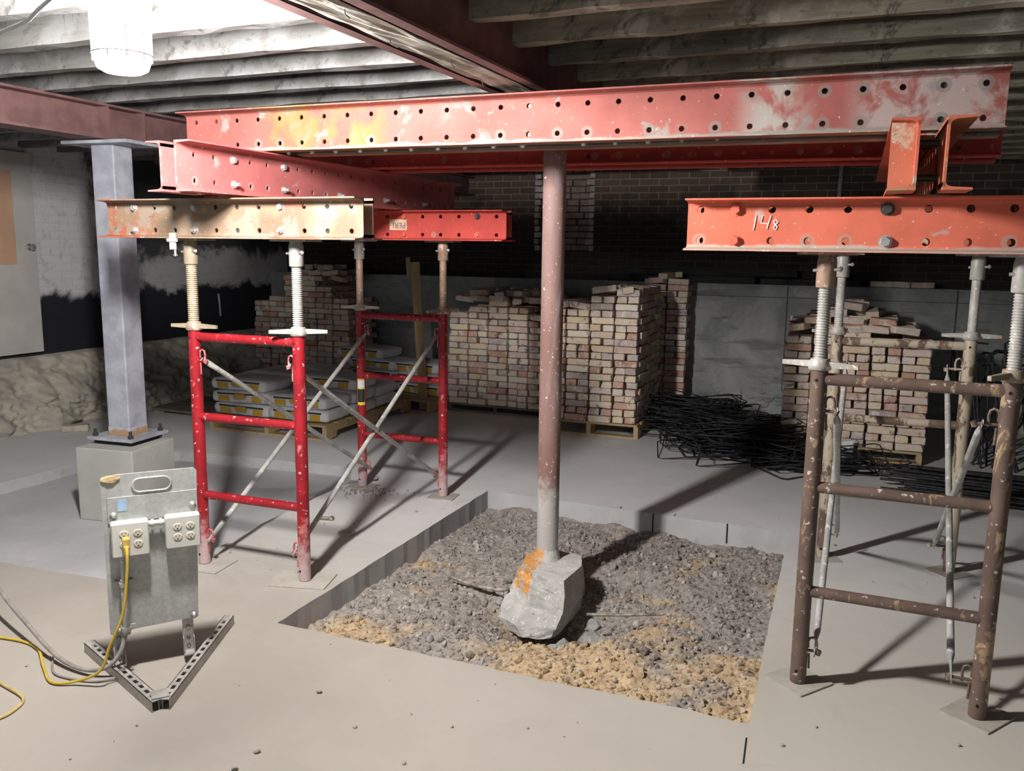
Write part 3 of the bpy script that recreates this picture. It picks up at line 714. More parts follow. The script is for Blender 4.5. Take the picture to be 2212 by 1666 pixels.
# sticker and chalk marks
def text_mesh(s, size, depth, mat, parent, T, name, label=None):
    cu = bpy.data.curves.new(name, 'FONT'); cu.body = s; cu.size = size; cu.extrude = depth; cu.align_x = 'CENTER'; cu.align_y = 'CENTER'
    tmp = bpy.data.objects.new('tmp', cu); C.objects.link(tmp); bpy.context.view_layer.update()
    me = bpy.data.meshes.new_from_object(tmp.evaluated_get(bpy.context.evaluated_depsgraph_get())); bpy.data.objects.remove(tmp); bpy.data.curves.remove(cu)
    me.materials.clear(); me.materials.append(mat); me.transform(T); o = bpy.data.objects.new(name, me); C.objects.link(o)
    if parent: o.parent = parent
    return o
st = obj('sticker', MB().box(.745, .87, -.003, -.0005, -.028, .040), MSTICK, pb, 'cream sticker with upside down purple letters')
text_mesh('PERI', .052, .0004, MPURP, st, Matrix.Translation((.815, -.0035, .002)) @ Matrix.Rotation(PI/2, 4, 'X') @ Matrix.Rotation(PI, 4, 'Z'), 'sticker_lettering')
b = MB(); y = -.0016
def stroke(pts): b.path([(x, y, z) for x, z in pts], .0022, 6)
stroke([(.245, .034), (.243, .012), (.238, -.018)])
stroke([(.268, .033), (.262, .008), (.285, .005)]); stroke([(.297, .034), (.290, .010), (.284, -.015)])
stroke([(.322, .010), (.313, .020), (.306, .012), (.313, .003), (.320, -.006), (.316, -.016), (.307, -.012), (.311, -.001), (.322, .010)])
obj('chalk_number', b, MCHALK, ob, 'handwritten chalk number 148')
# shim plates between the layers
def shim(x, y, z0, z1, w, d, lab):
    o = obj('shim_plate', MB().box(-w/2, w/2, -d/2, d/2, 0, z1-z0), MB_OLD, loc=(x, y, z0)); tag(o, lab, 'shim', 'steel shims between beams')
shim(-2.785, 3.36, 1.8555, 1.868, .16, .20, 'thin steel shim between cream beam and pink beam')
shim(-2.785, 4.93, 1.8705, 1.8755, .16, .20, 'thin steel shim between stickered red beam and pink beam')
shim(-2.79, 3.66, 2.0835, 2.0895, .20, .22, 'thin steel shim between pink beam and near long beam')
shim(-2.79, 4.56, 2.0875, 2.0885, .2, .22, 'thin steel shim between pink beam and rear long beam')
shim(.19, 3.27, 1.8285, 1.834, .16, .2, 'thin steel shim between chalked beam and scarlet beam')
shim(.19, 3.55, 2.0565, 2.066, .2, .22, 'thin steel shim between scarlet beam and near long beam')
shim(.19, 4.78, 1.8285, 1.842, .16, .2, 'thin steel shim between rear orange beam and scarlet beam')

# ------------------------------------------------------------------ shoring frames, jacks, braces, base plates
H = 1.22
def lock_mb(x, z, side, reach):
    mb = MB(); s_ = side
    mb.tube((x+s_*.026, 0, z), (x+s_*(reach+.022), 0, z), .006, 8)
    mb.tube((x+s_*(reach+.014), 0, z-.012), (x+s_*(reach+.020), 0, z+.006), .010, 8)
    mb.path([(x+s_*.03, .0, z+.012), (x+s_*.028, 0, z+.035), (x+s_*.034, 0, z+.05), (x+s_*.045, 0, z+.054), (x+s_*.056, 0, z+.048), (x+s_*.060, 0, z+.03), (x+s_*.058, 0, z-.008)], .005, 6)
    mb.path([(x+s_*.034, -.004, z-.01), (x+s_*.036, -.004, z-.07)], .0045, 6)
    return mb
def frame(label, p, q, mat, mats_leg, reachL, reachR, name='scaffold_frame', group='shoring end frames', lockm=None):
    p = Vector((*p, 0)); q = Vector((*q, 0)); d = q-p; w = d.length; ang = math.atan2(d.y, d.x)
    t = thing(name, label, 'scaffold frame', p, (0, 0, ang), group)
    for i, x in enumerate((0, w)):
        b = MB().tube((x, 0, .010), (x, 0, H), .030, 24); 
        lg = obj('leg', b, mats_leg[i], t)
        for z in (.06, H-.035): obj('pin_hole', MB().tube((x-.006, -.0290, z), (x-.006, -.0305, z), .0060, 10), MDARK, lg)
    for z, r_ in ((.376, .0215), (.783, .0215), (1.188, .0225)): obj('rung', MB().tube((.022, 0, z), (w-.022, 0, z), r_, 20), mat, t)
    for z in (.14, 1.07):
        obj('brace_lock', lock_mb(0, z, 1, reachL), lockm or mat, t); obj('brace_lock', lock_mb(w, z, -1, reachR), lockm or mat, t)
    return t, w, ang
RF = [(-3.040, 3.348), (-2.427, 3.358), (-3.065, 4.933), (-2.452, 4.943)]
BF = [(-.098, 3.267), (.514, 3.253), (-.066, 4.752), (.557, 4.79)]
f1, w1, a1 = frame('red painted scaffold frame at the front of the left tower, speckled with cement', RF[0], RF[1], MRED, (MRED, MRED), .045, .045, lockm=MLOCK)
f2, w2, a2 = frame('red painted scaffold frame at the back of the left tower, half in shadow', RF[2], RF[3], MRED, (MRED, MRED), .045, .045, lockm=MLOCK)
f3, w3, a3 = frame('rusty brown scaffold frame at the front of the right tower, nearest the camera', BF[0], BF[1], MBROWN, (MBROWN, MBROWN), .05, .085)
f4, w4, a4 = frame('flaking brown scaffold frame at the back of the right tower', BF[2], BF[3], MBROWN2, (MBROWN2, MBROWN2), .05, .085)
b = MB(); T = Tz(0)
def leg_sticker(fr, x, z0, z1, half, a0_, mat, name='sticker'):
    mb = MB(); n = 8; v = []
    for k in range(n+1):
        a = a0_-half+2*half*k/n; v += [(x+.0306*math.cos(a), .0306*math.sin(a), z0), (x+.0306*math.cos(a), .0306*math.sin(a), z1)]
    mb.add(v, [(2*k, 2*k+2, 2*k+3, 2*k+1) for k in range(n)], True); return obj(name, mb, mat, fr)
leg_sticker(f2, 0, .58, .76, .9, -1.1, MSTICKY).name = 'sticker'
s_ = leg_sticker(f2, 0, .60, .69, .85, -1.1, MSTICKK); s_.scale = (1.01, 1.01, 1); 
s_ = leg_sticker(f2, 0, .70, .75, .85, -1.1, MPAPER); s_.scale = (1.01, 1.01, 1)
leg_sticker(f1, w1, .57, .79, .35, PI+.35, MSTICKO)

def jack(label, p, ztop, mat, headm, nutm, rs_=.026, wing=0.0, thread=True, z0=H, zs=.115, group='screw jacks under the beams'):
    t = thing('screw_jack', label, 'jack', (*p, z0), (0, 0, 0), group)
    Ht = ztop-z0; top = Ht-.010
    prof = []; z = .0; r_ = rs_
    if thread:
        prof = [(r_-.004, -.0)]; z = .03
        while z < top-zs+.01:
            prof += [(r_, z+.0015), (r_, z+.0045), (r_-.0035, z+.0065), (r_-.0035, z+.0095)]; z += .0098
    else: prof = [(r_-.002, 0), (r_-.002, top-zs+.01)]
    obj('threaded_screw' if thread else 'inner_pipe', MB().lathe(prof, 24), mat, t)
    b = MB().lathe([(.034, .0), (.040, .004), (.040, .022), (.034, .030), (.034, .040), (.030, .042)], 24)
    for sg in (0, PI):
        T = Matrix.Rotation(wing+sg, 4, 'Z')
        b.add([(.03, -.011, .010), (.03, .011, .010), (.03, .011, .034), (.03, -.011, .034), (.135, -.007, .012), (.135, .007, .012), (.135, .007, .028), (.135, -.007, .028)],
              [(0, 3, 2, 1), (4, 5, 6, 7), (0, 1, 5, 4), (1, 2, 6, 5), (2, 3, 7, 6), (3, 0, 4, 7)], False, T)
    obj('wing_nut', b, nutm, t)
    b = MB().lathe([(.031, top-zs), (.034, top-zs+.004), (.034, top-.025), (.030, top-.004), (.028, top)], 24)
    hd = obj('head_sleeve', b, headm, t)
    obj('locking_pin', MB().tube((-.045, -.012, top-.055), (.045, -.02, top-.05), .006, 8).frombm(clod(random.Random(2), .009), Matrix.Translation((.046, -.02, top-.05))), MBOLT, t)
    obj('head_plate', MB().box(-.10, .10, -.065, .065, top, top+.0095), headm, t)
    return t
jack('tan dusted screw jack on the near left leg of the red tower', RF[0], 1.670, MJACKT, MJACKT, MJACKT, .027, .05)
jack('pale zinc screw jack with white head on the near right leg of the red tower', RF[1], 1.670, MJACKW, MJACKW, MJACKW, .025, .55)
jack('half shadowed screw jack on the far left leg of the red tower', RF[2], 1.685, MJACKR, MJACKW, MJACKG, .025, .2, False)
jack('rusty screw jack on the far right leg of the red tower', RF[3], 1.685, MJACKR, MJACKR, MJACKR, .024, 1.2)
jack('white threaded screw jack with rusty head on the near left leg of the brown tower', BF[0], 1.643, MJACKW, MJACKR, MJACKG, .0235, -.25)
jack('rusty and white threaded screw jack at the right edge, on the near right brown leg', BF[1], 1.643, MJACKG, MJACKW, MJACKT, .0235, .9)
jack('slim galvanised screw jack on the far left leg of the brown tower', BF[2], 1.643, MJACKG, MJACKW, MJACKG, .023, .4, True)
jack('rust banded plain jack pipe on the far right leg of the brown tower', BF[3], 1.643, MJACKG, MJACKW, MJACKG, .024, .1, False)

def brace(label, near, far, off, mat, group='galvanised cross braces'):
    """X of two riveted tubes between lock studs of near and far leg, off = stud reach to the inside (+x or -x)"""
    lo, hi = .14, 1.07
    n = Vector((near[0]+off, near[1], 0)); f = Vector((far[0]+off, far[1], 0))
    t = thing('cross_brace', label, 'cross brace', (n+f)/2, (0, 0, 0), group); c = (n+f)/2
    for i, (za, zb) in enumerate(((lo, hi), (hi, lo))):
        sh = .010 if i else -.006
        p = n+Vector((sh, 0, za))-c; q = f+Vector((sh, 0, zb))-c; d = (q-p).normalized()
        b = MB().tube(p+d*.09, q-d*.09, .0135, 14)
        for (e, s2) in ((p, 1), (q, -1)):       # flattened punched ends
            x = Vector((1, 0, 0)); sd = d.cross(x).normalized(); k1 = e+d*s2*.09; k0 = e-d*s2*.022
            v = [];
            for (pt, hw, ht) in ((k0, .010, .003), (e, .013, .003), (e+d*s2*.045, .016, .004), (k1, .0135, .0135)):
                for a in range(10): th = 2*PI*a/10; v.append(pt+sd*hw*math.cos(th)+x*ht*math.sin(th))
            b.add(v, [(j*10+a, j*10+(a+1) % 10, (j+1)*10+(a+1) % 10, (j+1)*10+a) for j in range(3) for a in range(10)]+[tuple(range(10))], True)
        obj('brace_tube', b, mat, t)
    obj('rivet', MB().tube((-.022, 0, (lo+hi)/2), (.024, 0, (lo+hi)/2), .008, 8), MBOLTB, t)
    return t
brace('grey X cross brace on the left side of the red tower', RF[0], RF[2], .047, MGALV)
brace('grey X cross brace on the right side of the red tower, in front', RF[1], RF[3], -.047, MGALV)
brace('grey X cross brace on the left side of the brown tower', BF[0], BF[2], .060, MGALV)
brace('pale grey X cross brace on the right side of the brown tower', BF[1], BF[3], -.088, MGALV)

def base(label, p, w, d, a, mat, h=.007, z=0.0):
    o = obj('base_plate', MB().bbox(-w/2, w/2, -d/2, d/2, 0, h, .0015), mat, loc=(*p, z), rot=(0, 0, a)); tag(o, label, 'base plate', 'base plates under scaffold legs')
MBASE = concrete('dusty_plate', (.37, .345, .30), (.44, .41, .36), (.25, .23, .2), 9)
base('thin dusty plate under the near left brown leg, its dark edge towards the camera', (-.098, 3.283), .185, .185, -.64, MBASE)
base('thin dusty plate under the near right brown leg by the picture edge', (.52, 3.28), .18, .20, -.60, MBASE)
base('thin dusty plate under the far left brown leg', BF[2], .17, .15, .4, MBASE)
base('thin dusty plate under the far right brown leg', BF[3], .17, .17, -.8, MBASE)
base('dusty wooden pad under the near left red leg', (RF[0][0]+.03, RF[0][1]-.01), .22, .2, .1, MBASE)
base('dusty plate under the near right red leg beside the pit', (RF[1][0]-.02, RF[1][1]-.0), .30, .2, .25, MBASE)
base('dusty plate under the far left red leg', RF[2], .18, .16, 0, MBASE)
base('dusty plate under the far right red leg', RF[3], .18, .16, .1, MBASE)

# grey clamp hooked on the cream beam
t = thing('beam_clamp', 'small grey beam clamp hooked on the lower flange of the cream beam at left', 'clamp', (-3.03, 3.228, 1.66))
obj('clamp_body', MB().bbox(-.018, .018, -.012, .0, -.045, .035, .003).bbox(-.03, .03, -.016, -.004, -.008, .008, .002), MSTRUT, t)
obj('clamp_screw', MB().tube((.012, -.006, -.075), (.012, -.006, -.045), .006, 8).tube((.002, -.006, -.07), (.022, -.006, -.07), .004, 6), MBOLT, t)
# ------------------------------------------------------------------ round post and its broken footing
PX, PY = -1.415, 4.09
t = thing('round_steel_post', 'round brown painted steel post standing on a broken concrete footing', 'post', (PX, PY, .03))
def wavy(r, z0, z1, n=24, m=40):
    prof = [(r, lerp(z0, z1, i/m)) for i in range(m+1)]; return MB().lathe(prof, n)
obj('post_shaft', wavy(.057, 0, 2.318-.03), MPOST, t)
b = MB().lathe([(.072, -.005), (.066, .02), (.0575, .05)], 20); obj('plaster_collar', b, MFOOT, t)
def footing():
    bm = bmesh.new()
    # rings from the top plane downwards: outline (x,y) per level, relative to post
    lv = [(.055, [(-.075, -.175), (.02, -.255), (.185, -.27), (.205, -.04), (.16, .10), (-.02, .14), (-.12, .02)]),
          (-.02, [(-.115, -.19), (.01, -.27), (.19, -.275), (.21, -.04), (.165, .12), (-.03, .15), (-.15, .02)]),
          (-.10, [(-.15, -.23), (-.02, -.30), (.19, -.29), (.215, -.04), (.17, .14), (-.04, .16), (-.18, .0)]),
          (-.17, [(-.14, -.32), (-.02, -.38), (.17, -.34), (.20, -.04), (.17, .15), (-.05, .17), (-.19, -.04)]),
          (-.22, [(-.09, -.33), (.02, -.40), (.15, -.36), (.18, -.04), (.16, .15), (-.05, .17), (-.15, -.06)]),
          (-.25, [(-.02, -.20), (.04, -.22), (.12, -.20), (.15, -.02), (.14, .14), (-.04, .15), (-.08, -.04)]),
          (-.40, [(-.06, -.24), (.04, -.27), (.19, -.25), (.22, -.02), (.2, .16), (-.06, .17), (-.14, -.04)])]
    rings = []
    for z, pts in lv: rings.append([bm.verts.new((x, y, z)) for x, y in pts])
    n = 7
    for a, b2 in zip(rings, rings[1:]):
        for i in range(n): bm.faces.new((a[i], b2[i], b2[(i+1) % n], a[(i+1) % n]))
    bm.faces.new(rings[0]); bm.faces.new(rings[-1][::-1])
    bmesh.ops.triangulate(bm, faces=bm.faces[:])
    bmesh.ops.subdivide_edges(bm, edges=bm.edges[:], cuts=3, use_grid_fill=True)
    bm.normal_update()
    for v in bm.verts:
        c = v.co; am = .003 if (c.x > .14 and c.z > -.15) or c.z > .04 else .010
        n_ = float(vnoise(np.array(c.x*3+c.z+5), np.array(c.y*3+c.z*2+5), 9, 21))-.5
        v.co = c+v.normal*am*n_*2+Vector((rnd.uniform(-1, 1), rnd.uniform(-1, 1), rnd.uniform(-1, 1)))*am*.18
    bmesh.ops.recalc_face_normals(bm, faces=bm.faces[:])
    return MB().frombm(bm)
o = obj('concrete_footing', footing(), MFOOT, loc=(PX, PY, -.03)); tag(o, 'broken pale concrete block with an orange rust stain under the round post', 'footing')
r = random.Random(31)
for i, (x, y, q) in enumerate([(-1.20, 3.76, .085), (-1.10, 3.88, .055), (-1.24, 3.66, .05), (-1.56, 3.92, .03), (-1.59, 3.86, .025), (-1.12, 3.98, .045), (-1.28, 3.62, .04), (-1.02, 3.80, .04)]):
    z = float(soil_h(x, y)); m = MB().frombm(clod(r, q, 2))
    o = obj('rubble_chunk', m, MRUB, loc=(x, y, z+q*.2)); tag(o, ['largest jagged', 'dusty', 'small angular', 'flat pale', 'tiny pale', 'grey rounded', 'lowest', 'rightmost'][i]+' lump of broken concrete beside the post footing', 'rubble', 'concrete lumps around the footing')
def lay(name, label, cat, pts, r_, mat, group=None, n=8):
    P = smoothpath(pts, 6); c = P[len(P)//2].copy()
    o = obj(name, MB().path([p-c for p in P], r_, n), mat, loc=c); return tag(o, label, cat, group)
def sz(x, y, h=.0): return (x, y, float(soil_h(x, y))+h)
lay('steel_rod', 'bent dusty rod lying on the soil left of the footing', 'rod', [(-1.90, 3.90, -.085), (-1.78, 3.87, -.095), (-1.62, 3.86, -.10), (-1.54, 3.86, -.085)], .010, MRUSTBAR, 'rods in the pit')
lay('steel_rod', 'straight pale rod lying on the soil right of the footing', 'rod', [(-1.10, 3.79, -.115), (-.95, 3.81, -.10), (-.745, 3.875, -.085)], .008, MRUSTBAR, 'rods in the pit')

# ------------------------------------------------------------------ grey column on its pier
ang = .15
t = thing('square_steel_column', 'grey primed square steel column bolted down on the concrete pier', 'column', (-4.285, 4.085, .415), (0, 0, .08))
obj('column_shaft', MB().bbox(-.082, .082, -.082, .082, .018, 1.815, .008), MCOL, t)
rs2 = MB().bbox(-.0835, .0835, -.0835, .0835, .018, .075, .006)
g = G('rust_at_column_foot', .8); n = g.noise(22, 6, .7); x, y, z = g.xyz()
e = g.math('ADD', z, g.math('MULTIPLY', g.math('SUBTRACT', n, .5), .12)); g.col(g.mix(g.mask(e, .045, .075), (.36, .23, .12), (.40, .415, .475)))
obj('rust_stained_foot', rs2, g.m, t, 'rust stained foot of the column')
obj('base_plate', MB().bbox(-.17, .17, -.17, .17, 0, .020, .002), MCOL, t)
for sx in (-1, 1):
    for sy in (-1, 1):
        b = MB().tube((sx*.135, sy*.135, -.02), (sx*.135, sy*.135, .065), .010, 10); b.lathe([(.018, .02), (.018, .036)], 6, Matrix.Translation((sx*.135, sy*.135, 0)), False)
        obj('anchor_bolt', b, MBOLTB, t)
obj('cap_plate', MB().bbox(-.24, .24, -.15, .15, 1.815, 1.835, .002), MCOL, t)
o = obj('concrete_pier', MB().bbox(-.205, .205, -.205, .205, 0, .465, .006), MPIER, loc=(-4.26, 4.035, -.08), rot=(0, 0, .13)); tag(o, 'square concrete pier under the grey column', 'pier')
o = obj('black_pad', MB().box(-.13, .13, -.13, .13, 0, .03), MBLACK, loc=(-4.285, 4.085, .385), rot=(0, 0, .1)); tag(o, 'black pad in the gap under the column base plate on the pier', 'shim')  # black block filling the space between pier and base plate

# ------------------------------------------------------------------ portable outlet stand
P0 = Vector((-2.456, 2.396, 0)); axu = Vector((.181, .2, 0)).normalized(); axn = Vector((axu.y, -axu.x, 0))   # axn faces the camera
t = thing('outlet_stand', 'galvanised sheet stand with two outlet boxes on a V shaped strut base', 'power stand', P0, (0, 0, math.atan2(axu.y, axu.x)))
# local: x right, -y towards the camera, z up
def slot_sheet():
    bm = bmesh.new(); W0, W1, Z0, Z1 = -.13, .185, .165, .785
    # outer outline and stadium slot bridged by triangulation
    outer = [(W0, Z0), (W1-.01, Z0+.012), (W1+.008, Z1-.01), (W1-.004, Z1), (W0+.03, Z1), (W0, Z1-.03)]
    cx0, cx1, cz, rr = -.012, .072, .738, .026; slot = []
    for k in range(9): a = -PI/2+PI*k/8; slot.append((cx1+rr*math.cos(a), cz+rr*math.sin(a)))
    for k in range(9): a = PI/2+PI*k/8; slot.append((cx0+rr*math.cos(a), cz+rr*math.sin(a)))
    L = [[Vector((x, z, 0)) for x, z in outer], [Vector((x, z, 0)) for x, z in slot]]
    tri = tessellate_polygon(L); fl_ = [p for q in L for p in q]; mb = MB(); n = len(fl_)
    v = [(p.x, 0, p.y) for p in fl_]+[(p.x, .012, p.y) for p in fl_]
    f = [tuple(q) for q in tri]+[tuple(a+n for a in q)[::-1] for q in tri]
    no = len(outer); f += [(i, (i+1) % no, n+(i+1) % no, n+i) for i in range(no)]
    ns = len(slot); f += [(no+(i+1) % ns, no+i, n+no+i, n+no+(i+1) % ns) for i in range(ns)]
    mb.add(v, f); bm2 = bmesh.new(); me = mb.mesh('x'); bm2.from_mesh(me); bmesh.ops.recalc_face_normals(bm2, faces=bm2.faces[:]); out = MB().frombm(bm2)
    b3 = MB(); P = [(x, -.004, z) for x, z in slot]
    b3.path(P, .004, 6, True); out.v += []; k = len(out.v); out.v += b3.v; out.f += [tuple(i+k for i in q) for q in b3.f]; out.s += b3.s
    return out
obj('panel_sheet', slot_sheet(), MGSHEET, t)
obj('upper_plate', MB().bbox(-.128, .19, -.006, -.001, .60, .70, .001), MGSHEET, t)
obj('side_flange', MB().box(-.145, -.13, -.002, .028, .16, .77), MGSHEET, t)
obj('tape_patch', MB().box(-.092, -.062, -.0075, -.0062, .645, .69), MBLUE, t, 'strip of blue tape')
obj('torn_corner', MB().frombm(clod(random.Random(5), .018, 2), Matrix.Translation((-.112, -.004, .772)) @ Matrix.Diagonal((1.6, .5, .9, 1))), MPALLET, t, 'tan dried foam on the top corner')
for (x, z) in ((-.108, .630), (.172, .640), (.158, .188), (-.112, .178)):
    b = MB().lathe([(.014, 0), (.014, .003), (.006, .003), (.0075, .010), (.005, .012)], 14, Matrix.Translation((x, -.006, z)) @ Matrix.Rotation(PI/2, 4, 'X')); obj('panel_bolt', b, MBOLT, t)
def outlet_box(x0, z0, w, h, plugged):
    bx = obj('outlet_box', MB().bbox(x0, x0+w, -.052, -.006, z0, z0+h, .009), MBOXW, t, 'white outlet box with %s' % ('a yellow plug in it' if plugged else 'four open sockets'))
    obj('cover_plate', MB().bbox(x0+.004, x0+w-.004, -.056, -.052, z0+.004, z0+h-.004, .002), MBOXW, bx)
    for i, cx in enumerate((x0+w*.34, x0+w*.70)):
        for cz in (z0+h*.37, z0+h*.68):
            b = MB().lathe([(.0165, 0), (.0165, .0015), (.0145, .003)], 20, Matrix.Translation((cx, -.056, cz)) @ Matrix.Rotation(PI/2, 4, 'X') @ Matrix.Diagonal((1, .84, 1, 1))); rc = obj('socket', b, MIVORY, bx)
            b = MB().box(cx-.0075, cx-.0055, -.0597, -.0588, cz-.001, cz+.007); b.box(cx+.0045, cx+.0065, -.0597, -.0588, cz, cz+.007)
            b.tube((cx, -.0588, cz-.007), (cx, -.0597, cz-.007), .0028, 8); obj('socket_slot', b, MSLOT, rc)
outlet_box(-.122, .478, .132, .135, True); outlet_box(.066, .486, .128, .130, False)
b = MB().tube((.008, -.028, .592), (.068, -.028, .592), .011, 14); b.tube((.018, -.028, .592), (.028, -.028, .592), .015, 14); b.tube((.048, -.028, .592), (.058, -.028, .592), .015, 14); obj('conduit_nipple', b, MBOXW, t)
b = MB().tube((-.087, -.028, .165), (-.087, -.028, .385), .0135, 16); b.tube((-.087, -.028, .47), (-.087, -.028, .485), .016, 14); b.tube((-.087, -.028, .385), (-.087, -.028, .47), .009, 12)
cd = obj('conduit', b, MGALV, t)
for z in (.365, .185):
    b = MB().tube((-.087, -.028, z-.008), (-.087, -.028, z+.008), .0175, 14); b.box(-.12, -.054, -.012, -.004, z-.009, z+.009); obj('pipe_clamp', b, MSTRUT, cd)
for x, tw in ((-.116, -.5), (.135, .45)):
    b = MB().box(x-.021, x+.021, .013, .019, .035, .62); b.box(x-.021, x+.021, -.028, .016, .031, .037)
    for z in (.10, .13): b.tube((x, .0115, z), (x, .0125, z), .007, 10)
    b.box(x-.021, x-.018, -.02, .016, .035, .10); b.box(x+.018, x+.021, -.02, .016, .035, .10)
    obj('upright_strap', b, MSTRUT, t)
    b = MB()
    for z in (.135, .095, .055): b.path([(x+.006*math.cos(k*PI/4), .0124, z+.010*math.sin(k*PI/4)) for k in range(8)], .0012, 4, True)
    obj('strap_slot', b, MSLOT, t)
def strut(a, c, side):
    a = Vector(a); c = Vector(c); d = (c-a); L = d.length; th = math.atan2(d.y, d.x); T = Tz(th, a)
    b = MB(); w = .0205; h = .041; k = .0025
    b.box(0, L, -w, -w+k, 0, h, T); b.box(0, L, w-k, w, 0, h, T)
    n = int(L/.05); e = .012
    # top with slots: strips around slots
    b.box(0, L, -w, -.007, h-k, h, T); b.box(0, L, .007, w, h-k, h, T)
    x = 0
    for i in range(n):
        b.box(x, x+.022, -.007, .007, h-k, h, T); x += .05
    b.box(x, L, -.007, .007, h-k, h, T); b.box(0, L, -w, -w+.009, 0, k, T); b.box(0, L, w-.009, w, 0, k, T)
    return b
Rm = Matrix.Rotation(-math.atan2(axu.y, axu.x), 4, 'Z')
def loc_(p): return Rm @ (Vector((*p, 0))-P0)
obj('base_strut', strut(loc_((-2.196, 2.150)), loc_((-2.79, 2.395)), 0), MSTRUT, t); o = obj('base_strut', strut(loc_((-2.18, 2.165)), loc_((-2.44, 2.82)), 0), MSTRUT, t)
p = loc_((-2.20, 2.17)); obj('corner_plate', MB().bbox(p.x-.03, p.x+.03, p.y-.01, p.y+.05, .0415, .047, .001), MSTRUT, t)
# plug and cords
pl = P0+axu*(-.077)+axn*.0; 
def wp(u, out, z): return P0+axu*u+axn*out+Vector((0, 0, z))
t = thing('extension_cord', 'yellow extension cord plugged into the outlet stand, trailing off to the left', 'cord', wp(-.072, .08, .54), group='cords on the floor')
o0 = Vector(t.location)
pts = [wp(-.072, .095, .535), wp(-.072, .115, .50), wp(-.078, .12, .42), wp(-.10, .12, .28), wp(-.15, .11, .16), wp(-.185, .10, .07), Vector((-2.60, 2.17, .02)), Vector((-2.70, 2.14, .008)), Vector((-2.84, 2.22, .008)), Vector((-3.00, 2.32, .008)), Vector((-3.19, 2.33, .008)), Vector((-3.5, 2.25, .008))]
obj('cord', MB().path([p-o0 for p in smoothpath(pts, 8)], .0055, 8), MYCORD, t)
b = MB(); th = math.atan2(axu.y, axu.x); T = Matrix.Translation(wp(-.072, .057, .545)-o0) @ Matrix.Rotation(th, 4, 'Z')
b.bbox(-.013, .013, -.035, 0, -.016, .016, .004, T); b.bbox(-.010, .010, -.042, -.02, -.045, -.010, .004, T); obj('plug', b, simple('plug_amber', (.55, .36, .10), .5), t, 'amber coloured right angle plug')
t = lay('floor_cord', 'dusty yellow cord loop on the floor at the lower left edge', 'cord', [(-3.3, 2.25, .007), (-3.0, 2.10, .007), (-2.86, 2.06, .007), (-2.70, 2.02, .007), (-2.655, 1.95, .007), (-2.66, 1.88, .007), (-2.75, 1.78, .007), (-2.95, 1.70, .007)], .006, MTCORD, 'cords on the floor')
t = lay('grey_cable', 'grey power cable swooping from the left edge up into the outlet stand', 'cable', [(-3.85, 2.75, .20), (-3.45, 2.50, .14), (-3.05, 2.34, .075), (-2.80, 2.26, .03), (-2.64, 2.24, .022), (-2.545, 2.26, .045), (-2.508, 2.29, .10), (-2.500, 2.313, .168)], .0085, MGCORD, 'cords on the floor', 10)
lay('thin_cord', 'thin dark cord on the floor running to the strut base', 'cord', [(-2.87, 2.29, .006), (-2.76, 2.20, .006), (-2.66, 2.19, .006), (-2.56, 2.21, .006), (-2.50, 2.26, .01)], .004, MGCORD, 'cords on the floor')
lay('hanging_wire', 'thin white wire slanting across the upper left corner', 'wire', [(-2.35, 1.22, 1.90), (-1.90, 1.5, 2.123), (-1.73, 1.5, 2.182), (-1.2, 1.5, 2.44)], .0045, MWCORD)

# ------------------------------------------------------------------ small things on the floor
vv = MB(); r = random.Random(15)
for i in range(170):
    q = r.uniform(.003, .012); a_ = r.uniform(0, 6.3); rr = abs(r.gauss(0, .12)); vv.frombm(clod(r, q, 1), Matrix.Translation((-2.98+rr*math.cos(a_)*1.2, 4.84+rr*math.sin(a_)*.7, q*.4)))
o = obj('dirt_crumbs', vv, MCLOD); tag(o, 'brown dirt crumbs scattered around the far left red leg', 'dirt', kind='stuff')
t = obj('steel_ring', MB().lathe([(.045, 0), (.052, .004), (.050, .008), (.035, .008), (.033, .002)], 20), MSTRUT, loc=(-2.63, 4.05, .001)); tag(t, 'dark round steel ring lying on the floor right of the red tower', 'ring')
t = obj('steel_pin', MB().tube((-.04, 0, .012), (.04, .02, .012), .011, 10).tube((.03, .018, .012), (.045, .022, .012), .016, 10), MRUSTBAR, loc=(-2.88, 4.20, 0)); tag(t, 'short rusty steel pin lying on the floor inside the red tower', 'pin')
t = obj('anchor_ring', MB().path([(.03*math.cos(k*PI/8), .03*math.sin(k*PI/8), .004) for k in range(16)], .003, 6, True), MBOLTB, loc=(-3.62, 4.55, -.08)); tag(t, 'small wire ring on the recessed floor behind the red frame', 'ring')
t = obj('loose_brick', MB().bbox(-.11, .11, -.05, .05, 0, .06, .012), simple('cream_brick', (.52, .46, .36), .85, 0, .1, 20, .3), loc=(-6.30, 5.42, .0), rot=(0, 0, .75)); tag(t, 'pale cream brick lying alone on the floor by the left foundation', 'brick')
MCHIP = simple('concrete_chip', (.40, .37, .33), .9, 0, .2, 30)
chips = [MB().frombm(clod(random.Random(60+i), 1, 1)).mesh('concrete_chip') for i in range(6)]
for m_ in chips: m_.materials.append(MCHIP)
r = random.Random(77); n = 0
spots = []
while len(spots) < 120:
    z_ = r.random()
    if z_ < .45: x, y = r.uniform(-.15, 1.5), r.uniform(2.4, 5.2)
    elif z_ < .75: x, y = r.uniform(-3.1, 0), r.uniform(1.6, 2.85)
    elif z_ < .9: x, y = r.uniform(-3.1, -2.3), r.uniform(3.2, 5.2)
    else: x, y = r.uniform(-2.2, .5), r.uniform(5.3, 7)
    if y < 2.88+.0 or x > -.2 or x < -2.32 or y > 5.25: spots.append((x, y))
CNT = {}
